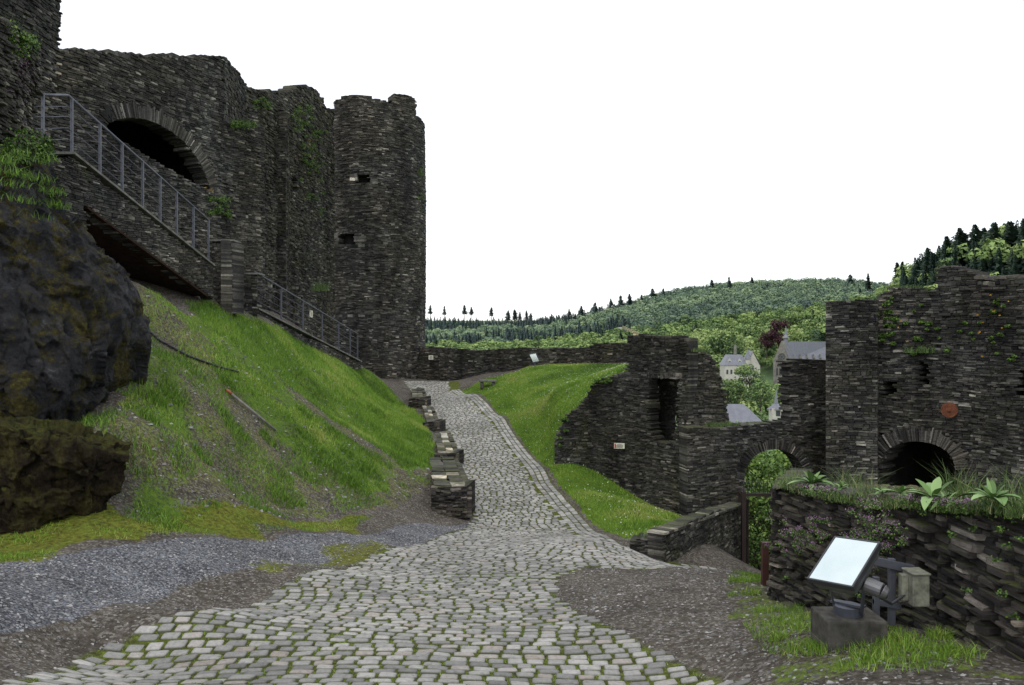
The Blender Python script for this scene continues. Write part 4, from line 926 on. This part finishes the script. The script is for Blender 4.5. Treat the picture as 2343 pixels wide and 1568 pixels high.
A=Acc(); A.poly([(-6000,-3000,-60),(6000,-3000,-60),(6000,9000,-60),(-6000,9000,-60)]); fin(A.obj('valley_ground',M_hill),'green valley floor reaching the horizon','ground',kind='structure')

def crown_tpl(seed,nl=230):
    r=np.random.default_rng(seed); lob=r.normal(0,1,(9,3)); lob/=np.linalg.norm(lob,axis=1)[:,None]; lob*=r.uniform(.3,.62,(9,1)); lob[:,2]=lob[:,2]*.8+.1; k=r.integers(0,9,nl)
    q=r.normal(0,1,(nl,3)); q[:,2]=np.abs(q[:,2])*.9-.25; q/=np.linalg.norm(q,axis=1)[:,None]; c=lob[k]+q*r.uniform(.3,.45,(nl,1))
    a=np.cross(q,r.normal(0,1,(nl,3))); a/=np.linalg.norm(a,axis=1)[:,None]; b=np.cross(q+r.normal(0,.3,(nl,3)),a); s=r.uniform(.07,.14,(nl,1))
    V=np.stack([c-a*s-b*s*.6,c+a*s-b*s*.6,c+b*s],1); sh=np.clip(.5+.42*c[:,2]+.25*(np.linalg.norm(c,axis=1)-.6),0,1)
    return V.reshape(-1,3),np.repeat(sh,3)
def cone_tpl(seed,nl=230,full=.22):
    r=np.random.default_rng(seed); z=r.random(nl)**.8; tier=np.floor(z*13)/13; a=r.uniform(0,6.28,nl)
    lop=1+.4*np.sin(a+seed)+.3*np.sin(2*a+seed*2+z*7)+.25*np.sin(z*19+seed)
    rad=(1-z**1.6)**.8*full*(0.3+.8*r.random(nl))*lop*.8+.02; d=np.c_[np.cos(a),np.sin(a),np.zeros(nl)]; t=np.c_[-np.sin(a),np.cos(a),np.zeros(nl)]
    c=np.c_[np.zeros(nl),np.zeros(nl),(.7*z+.3*tier)*.88+.12]; w=(.02+.025*(1-z))[:,None]; dr=(rad*.4+.01)*r.uniform(-.6,1.1,nl)
    m_=c+d*(rad*.35)[:,None]
    V=np.stack([m_-t*w+np.array([0,0,.025]),m_+t*w-np.array([0,0,.025]),c+d*rad[:,None]+t*w*r.uniform(-1,1,(nl,1))-np.c_[0*z,0*z,dr]],1)
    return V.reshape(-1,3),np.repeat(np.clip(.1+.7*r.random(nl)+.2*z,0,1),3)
CT=[crown_tpl(i) for i in range(6)]; KT=[cone_tpl(i) for i in range(8)]
bx=[];
yy=130.
while yy<1080:
    sp=(6.0 if yy<500 else 7.6 if yy<800 else 10); xl=(880-CU)/F*yy; xh=(2420-CU)/F*yy; x=np.arange(xl,xh,sp); bx.append(np.c_[x+rng.uniform(-.45,.45,len(x))*sp,np.full(len(x),yy)+rng.uniform(-.45,.45,len(x))*sp]); yy+=sp
# denser spruce stand on the near hill
xx_=rng.uniform((2090-CU)/F*345,(2480-CU)/F*400,260); yy_=rng.uniform(345,400,260); bx.append(np.c_[xx_,yy_])
T=np.concatenate(bx); zt=ZH(T[:,0],T[:,1]); u=CU+F*T[:,0]/T[:,1]; vb=CV-(zt-EYE)*F/T[:,1]
nz=fbm2(T[:,0],T[:,1],.012,3,44); hgt=rng.uniform(9,15,len(T)); 
con=((nz>.6)&(rng.random(len(T))<.5)&(u<1450))|((u>2060)&(T[:,1]<500)&(rng.random(len(T))<.93))|((u<1420)&(T[:,1]>560)&(nz>.49))|((rng.random(len(T))<.012))
hgt=np.where(con,hgt*1.0,hgt*.85); hgt=np.where((u>2060)&(T[:,1]<500),rng.uniform(12,20,len(T)),hgt)
vt=vb-hgt*F/T[:,1]
keep=(vt<865)|((u>1640)&(u<1830)&(vt<990))
keep&=~((u<1640)&(vt>835)); keep&=~((u>1910)&(vt>760))
gap=(u>1625)&(u<1925)&(T[:,1]<375); keep&=~(gap&(vt<np.where(u<1750,868,874)))
keep&=~((u<1230)&(T[:,1]>1000)); keep&=~((u>1620)&(u<1920)&(T[:,1]<205)&(vt<1000)) 
keep&=~((u<1150)&(T[:,1]>800)&(T[:,1]<960)&(nz<.5))
T,zt,hgt,con,nz,u=[q[keep] for q in (T,zt,hgt,con,nz,u)]
print('forest',len(T),con.sum())
def inst(pos,hs,tpls,wf,rb,name,mat,label,raise_=0):
    VV=[];RR_=[]
    for i,(p,h) in enumerate(zip(pos,hs)):
        v,s=tpls[i%len(tpls)]; a=random.uniform(0,6.28); c_,s_=math.cos(a),math.sin(a); w=wf*h*random.uniform(.8,1.3)
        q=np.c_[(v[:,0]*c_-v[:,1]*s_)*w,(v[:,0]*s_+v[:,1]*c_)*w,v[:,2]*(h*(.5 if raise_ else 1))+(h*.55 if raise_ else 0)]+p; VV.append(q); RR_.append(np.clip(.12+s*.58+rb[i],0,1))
    V=np.concatenate(VV); return fin(mesh_np(name,V,np.arange(len(V)).reshape(-1,3),mat,np.concatenate(RR_),origin=False),label,'forest',kind='stuff')
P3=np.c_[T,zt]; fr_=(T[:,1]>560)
for sel,mb,mc,tx in ((~fr_,M_forest,M_pine,'nearer'),(fr_,M_forest_haze,M_pine_haze,'haze-tinted')):
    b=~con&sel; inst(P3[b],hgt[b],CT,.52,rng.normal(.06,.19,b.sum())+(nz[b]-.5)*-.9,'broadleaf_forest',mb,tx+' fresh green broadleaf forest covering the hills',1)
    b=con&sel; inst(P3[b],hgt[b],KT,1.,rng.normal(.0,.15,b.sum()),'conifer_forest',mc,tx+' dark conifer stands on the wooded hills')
SH={}
def pine(h,loc,label,group,mat):
    lone=mat is M_pine_haze
    key=(mat.name,random.randint(0,4))
    if key not in SH:
        v,s=cone_tpl(random.randint(10,99),620,.25 if lone else .22); v=v.copy(); v[:,2]=v[:,2]*.8+.2; A=Acc(); A.tube((0,0,-.1),(0,0,.5),.028,.016,6); A.tube((0,0,.5),(0,0,.97),.016,.003,6)
        cr=mesh_np('crown',v,np.arange(len(v)).reshape(-1,3),mat,s,origin=False,link=False); tr=A.obj('trunk',M_bark); COL.objects.unlink(tr)
        me=tr.data; me.transform(Matrix.Translation(tr.location)); tr.location=(0,0,0); SH[key]=(cr,tr)
    cr,tr=SH[key]; e=empty('pine_tree',loc); wx=random.uniform(.8,1.3)
    for q,nm in ((cr,'crown'),(tr,'trunk')):
        o=q.copy(); o.name=nm; COL.objects.link(o); o.parent=e; o.location=(0,0,0); o.scale=(h*wx,h*wx,h); o.rotation_euler=(0,0,0)
    e.rotation_euler=(0,0,random.uniform(0,6.28))
    return fin(e,label,'tree',group=group)
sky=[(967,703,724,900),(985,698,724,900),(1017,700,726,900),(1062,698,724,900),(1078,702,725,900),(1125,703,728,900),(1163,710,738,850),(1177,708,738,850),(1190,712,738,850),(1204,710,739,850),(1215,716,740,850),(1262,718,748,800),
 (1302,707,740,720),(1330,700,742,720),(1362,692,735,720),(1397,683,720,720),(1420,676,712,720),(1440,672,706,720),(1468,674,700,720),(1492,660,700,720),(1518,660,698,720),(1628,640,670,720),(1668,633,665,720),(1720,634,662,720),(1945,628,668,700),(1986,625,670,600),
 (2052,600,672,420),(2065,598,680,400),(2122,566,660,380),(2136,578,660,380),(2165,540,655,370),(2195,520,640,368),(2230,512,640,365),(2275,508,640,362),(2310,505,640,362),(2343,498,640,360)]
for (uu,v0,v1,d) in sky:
    h=(v1-v0)/F*d*1.15; p=P(uu,v1+ (v1-v0)*.15,d); pine(h,tuple(p),'dark conifer standing on the wooded ridge','conifers along the ridge',M_pine if d<620 else M_pine_haze)

def tree(c,h,w,label,mat=M_leaf,n=2600,lf=.035,trunk=.3,name='broadleaf_tree',cat='tree',nl=16):
    e=empty(name,c); A=Acc(); c=np.array(c,float); A.tube(c-(0,0,.3),c+(0,0,h*.55),h*.022,h*.012,8)
    L_=[]
    for i in range(nl):
        a=random.uniform(0,6.28); z=random.uniform(trunk+.12,.9); rr=w*random.uniform(.15,.42)*(1-abs(z-.55)*.9); p=c+np.array([math.cos(a)*rr,math.sin(a)*rr,z*h]); L_.append(p); A.tube(c+(0,0,h*min(z*.6,.5)),p,h*.008,h*.003,5)
    child(A.obj('trunk',M_bark),e); L_=np.array(L_); k=rng.integers(0,nl,n); q=rng.normal(0,1,(n,3)); q/=np.linalg.norm(q,axis=1)[:,None]; Q=L_[k]+q*(w*.2*rng.uniform(.3,1.25,(n,1)))*np.array([1,1,.8])
    a=rng.normal(0,1,(n,3)); a/=np.linalg.norm(a,axis=1)[:,None]; b=np.cross(a,q); b/=np.linalg.norm(b,axis=1)[:,None]+1e-6; s=rng.uniform(.5,1,(n,1))*lf*w
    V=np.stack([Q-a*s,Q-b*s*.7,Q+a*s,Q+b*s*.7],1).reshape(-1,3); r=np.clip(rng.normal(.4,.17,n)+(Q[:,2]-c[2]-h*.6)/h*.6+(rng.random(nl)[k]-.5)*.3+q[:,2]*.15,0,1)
    child(mesh_np('crown',V,np.arange(4*n).reshape(n,4),mat,np.repeat(r,4)),e); return fin(e,label,cat)
tree(P(1782,820,360),(820-728)/F*360,12,'dark red copper beech beside the church',M_copper,1500,.05)
tree(P(1755,822,365),13,9,'dark red copper beech beside the white house',M_copper,1200,.05)
for uu,v0,v1,d,wp in ((1715,835,925,230,70),(1690,868,960,215,60),(1740,870,960,210,60),(1790,885,940,240,60),(1850,885,950,240,80),(1665,860,960,215,50),(1830,712,800,420,80),(1880,720,800,420,90),(1720,745,810,430,80),(1650,760,830,400,90),(1680,770,840,370,50),(1860,730,800,400,70)):
    tree(P(uu,v1,d),(v1-v0)/F*d,wp/F*d,'leafy green tree in the valley below the castle',M_forest,1300,.05)
for uu,v0,v1,d,wp in ((1720,1000,1290,27,300),(1800,1000,1290,29,300),(1770,1090,1400,25,280),(1860,980,1300,33,300),(1690,1040,1330,34,280),(1740,1200,1420,23,220),(1770,985,1250,38,320)):
    tree(P(uu,v1,d),(v1-v0)/F*d,wp/F*d,'leafy green bush growing outside the gateway',M_leaf,3600,.02,-.05,'bush','bush',26)

# church
d=330; k=d/F
cp=P(1771,905,d); z=np.array([0,0,1.]); 
fw=35*k; fh_=(905-822)*k; gp=(905-780)*k
ch=empty('church',cp)
fx=np.array([1,.05,0.]); nvx=np.array([.93,.36,0.])
def facade(A):
    a=cp; b=cp+fx*fw; A.prism([a,b,b+z*fh_,a+fx*fw/2+z*gp,a+z*fh_],(nvx*1.5))
    for q in (a,b): A.box(q+z*fh_*.5+(0,-.3,0),.7,.8,fh_*1.04)
part(facade,'wall',M_church,ch)
part(lambda A:A.prism([cp+fx*fw,cp+fx*fw+nvx*30,cp+fx*fw+nvx*30+z*fh_*.95,cp+fx*fw+z*fh_*.95],(0,8,0)),'side_wall',M_church,ch)
part(lambda A:(A.poly([cp+fx*(fw+.3)+z*fh_*.92+(0,-.4,0),cp+fx*fw+nvx*30+z*fh_*.92+(0,-.4,0),cp+fx*fw/2+nvx*30+z*(gp-.3)+(2,5,0),cp+fx*fw/2+z*(gp-.3)+nvx*.5]),A.prism([cp+fx*(fw+.3)+z*(fh_*.92-.3)+(0,-.45,0),cp+fx*fw+nvx*30+z*(fh_*.92-.3)+(0,-.45,0),cp+fx*fw+nvx*30+z*(fh_*.92)+(0,-.45,0),cp+fx*(fw+.3)+z*fh_*.92+(0,-.45,0)],(0,.3,0))),'roof',M_slateroof,ch)
rc=cp+fx*fw/2+z*(905-817)*k+(0,-.12,0)
part(lambda A:A.tube(rc+(0,.02,0),rc+(0,-.08,0),1.6,1.6,24),'rose_window',M_win,ch)
def tracery(A):
    for i in range(8):
        a=math.pi/4*i; q=rc+np.array([math.cos(a)*.95,-.14,math.sin(a)*.95]); 
        for j in range(10):
            b0,b1=j*.628,(j+1)*.628; A.tube(q+np.array([math.cos(b0),0,math.sin(b0)])*.42,q+np.array([math.cos(b1),0,math.sin(b1)])*.42,.05,.05,4)
    for j in range(24):
        b0,b1=j*.2618,(j+1)*.2618; A.tube(rc+np.array([math.cos(b0),-.09,math.sin(b0)])*(1.65,1,1.65),rc+np.array([math.cos(b1),-.09,math.sin(b1)])*(1.65,1,1.65),.12,.12,4)
part(tracery,'tracery',M_church,ch)
for i in range(4):
    q=cp+fx*(fw*(.2+.2*i))+z*(905-850)*k+(0,-.1,0); part(lambda A:A.prism([q+(-.36,0,-1.7),q+(.36,0,-1.7),q+(.36,0,1.1),q+(0,0,1.8),q+(-.36,0,1.1)],(0,-.05,0)),'window',M_win,ch)
for i in range(5):
    q=cp+fx*fw+nvx*(2.5+3.6*i)+z*fh_*.95+(0,-.1,1.4)+np.array([.1,.8,0.3]); part(lambda A:(A.prism([q+(-.7,-.6,-.7),q+(.7,-.6,-.7),q+(0,-.6,1.)],(0,3,0)),),'dormer',M_church,ch)
    q=cp+fx*fw+nvx*(2.5+3.6*i)+z*fh_*.55+(0,-.15,0); part(lambda A:A.prism([q+(-.55,0,-2.6),q+(.55,0,-2.6),q+(.55,0,1.4),q+(0,0,2.3),q+(-.55,0,1.4)],(0,-.05,0)),'window',M_win,ch)
sp_=cp+fx*(fw*.9)+z*gp+(0,2,0)
part(lambda A:(A.tube(sp_-(0,0,1.5),sp_+(0,0,1.2),1.,1.,8),A.tube(sp_+(0,0,1.2),sp_+(0,0,2.4),1.5,.7,8),A.tube(sp_+(0,0,2.4),sp_+(0,0,6.5),.7,.03,8)),'spire',M_slateroof,ch)
fin(ch,'grey stone church with rose window and slate roof','church')
# white mansion
d=310;k=d/F; hp=P(1657,885,d); ho=empty('mansion',hp)
part(lambda A:A.box(hp+(4.4,3,(885-836)*k/2),8.8,7,(885-836)*k),'wall',M_housew,ho)
part(lambda A:A.prism([hp+(8.8,1,0),hp+(14.6,1,0),hp+(14.6,1,(885-838)*k),hp+(11.7,1,(885-805)*k),hp+(8.8,1,(885-838)*k)],(0,7,0)),'wing_wall',M_housew,ho)
def hroof(A):
    z0=(885-836)*k; z1=(885-812)*k; a=[hp+(x,y,z0) for x,y in ((-.3,-.8),(9.1,-.8),(9.1,6.8),(-.3,6.8))]; b=[hp+(x,y,z1) for x,y in ((1.8,1.5),(7.5,1.5),(7.5,5),(1.8,5))]
    A.add(a+b,[(0,1,5,4),(1,2,6,5),(2,3,7,6),(3,0,4,7),(4,5,6,7)])
    e0,r0=(885-838)*k,(885-803)*k
    A.poly([hp+(8.5,.6,e0-.2),hp+(11.7,.6,r0),hp+(11.7,8,r0),hp+(8.5,8,e0-.2)]); A.poly([hp+(14.9,.6,e0-.2),hp+(14.9,8,e0-.2),hp+(11.7,8,r0),hp+(11.7,.6,r0)])
part(hroof,'roof',M_slateroof,ho)
part(lambda A:(A.tube(hp+(9.4,0,0),hp+(9.4,0,(885-822)*k),1.,1.,12)),'turret',M_housew,ho)
part(lambda A:(A.tube(hp+(9.4,0,(885-822)*k),hp+(9.4,0,(885-797)*k),1.25,.03,12)),'turret_roof',M_slateroof,ho)
part(lambda A:A.box(hp+(5.2,3,(885-800)*k),.9,.8,3.6),'chimney',M_church,ho)
for i in range(5):
    for j in range(2):
        q=hp+(1.1+1.6*i,-.55,(885-878+j*21+6)*k); part(lambda A:(A.box(q,.75,.12,1.7),),'window',M_win,ho)
for x_ in (2.2,6.2): 
    q=hp+(x_,-.0,(885-829)*k); part(lambda A:A.prism([q+(-.7,0,-.9),q+(.7,0,-.9),q+(.7,0,.6),q+(0,0,1.4),q+(-.7,0,.6)],(0,2,0)),'dormer',M_housew,ho); part(lambda A:A.box(q+(0,-.05,-.1),.6,.06,1.),'dormer_window',M_win,ho)
for j in range(3):
    q=hp+(11.7+(-1.2 if j<2 else 0)+(2.4 if j==1 else 0),.93,(885-(862 if j<2 else 842))*k); part(lambda A:A.box(q,.8,.1,1.7),'window',M_win,ho)
fin(ho,'cream mansion with slate roof and pointed turret','house')
d=150;k=d/F; q0=P(1668,1010,d); hs=empty('house',q0)
part(lambda A:A.box(q0+(3.2,3,(1010-968)*k/2),6.4,6,(1010-968)*k),'wall',M_housew,hs)
def r2(A):
    z0=(1010-970)*k; z1=(1010-927)*k; A.add([q0+(-.3,-.4,z0),q0+(6.8,-.4,z0),q0+(6.8,6.4,z0),q0+(-.3,6.4,z0),q0+(.2,2.5,z1),q0+(3.6,2.5,z1)],[(0,1,5,4),(1,2,5),(2,3,4,5),(3,0,4)])
part(r2,'roof',M_slateroof,hs); fin(hs,'house with blue grey slate roof in the valley','house')
d=180;k=d/F; q1=P(1776,975,d); bs_=empty('bell_tower',q1)
part(lambda A:A.box(q1+(0,0,(975-934)*k/2),2.6,2.6,(975-934)*k),'wall',M_housew,bs_)
part(lambda A:(A.tube(q1+(0,0,(975-936)*k),q1+(0,0,(975-924)*k),2.2,.6,4),A.tube(q1+(0,0,(975-924)*k),q1+(0,0,(975-890)*k),.5,.03,8)),'spire',M_slateroof,bs_)
part(lambda A:A.box(q1+(0,-1.32,(975-945)*k),1.,.05,1.3),'louvre',M_win,bs_)
fin(bs_,'small white bell tower with pointed slate spire','tower')
d=260;k=d/F; A=Acc(); a,b=P(1424,752,d),P(1464,768,d)
for o in ((0,0,0),(0,0,.9),(0,.8,.5)): A.tube(a+o,b+o,.05,.05,5)
for i in range(10):
    p=a+(b-a)*i/10; q=a+(b-a)*(i+.5)/10; r_=a+(b-a)*(i+1)/10; A.tube(p,q+(0,0,.9),.03,.03,4); A.tube(q+(0,0,.9),r_,.03,.03,4)
cr=A.obj('tower_crane',M_crane); A=Acc(); m=P(1452,764,d); A.tube(m-(0,0,25),m,.5,.5,4); child(A.obj('mast',M_crane),cr); A=Acc(); A.box(a+(-.8,0,.2),1.2,.8,.4); child(A.obj('counterweight',M_housew),cr)
fin(cr,'pale tower crane jib rising behind the rampart','crane')

# ---------------------------------------------------------------- world, sun, camera
sc=bpy.context.scene
w=bpy.data.worlds.new("World"); sc.world=w; w.use_nodes=True; nt=w.node_tree; bg=nt.nodes['Background']; out=nt.nodes['World Output']
sk=nt.nodes.new('ShaderNodeTexSky'); sk.sky_type='NISHITA'; sk.sun_disc=False; sk.sun_elevation=math.radians(55); sk.sun_rotation=math.radians(200); nt.links.new(sk.outputs[0],bg.inputs[0]); bg.inputs[1].default_value=.05
b2_=nt.nodes.new('ShaderNodeBackground'); b2_.inputs[0].default_value=(.98,.99,1,1); b2_.inputs[1].default_value=1.1
ad=nt.nodes.new('ShaderNodeAddShader'); nt.links.new(bg.outputs[0],ad.inputs[0]); nt.links.new(b2_.outputs[0],ad.inputs[1]); nt.links.new(ad.outputs[0],out.inputs['Surface'])
sd=bpy.data.lights.new('sun','SUN'); sd.energy=1.0; sd.angle=math.radians(20); sd.color=(1,.97,.92); so=bpy.data.objects.new('sun',sd); COL.objects.link(so)
az=math.radians(200); el=math.radians(55); dirv=Vector((math.sin(az)*math.cos(el),math.cos(az)*math.cos(el),math.sin(el))); so.rotation_euler=dirv.to_track_quat('Z','Y').to_euler()
cam=bpy.data.cameras.new('camera'); co=bpy.data.objects.new('camera',cam); COL.objects.link(co); co.location=(0,0,EYE); co.rotation_euler=(math.pi/2,0,0)
cam.sensor_width=36; cam.lens=36*F/2343; cam.clip_end=20000; cam.clip_start=.05; sc.camera=co
sc.view_settings.view_transform='Standard'; sc.view_settings.look='None'; sc.view_settings.exposure=0
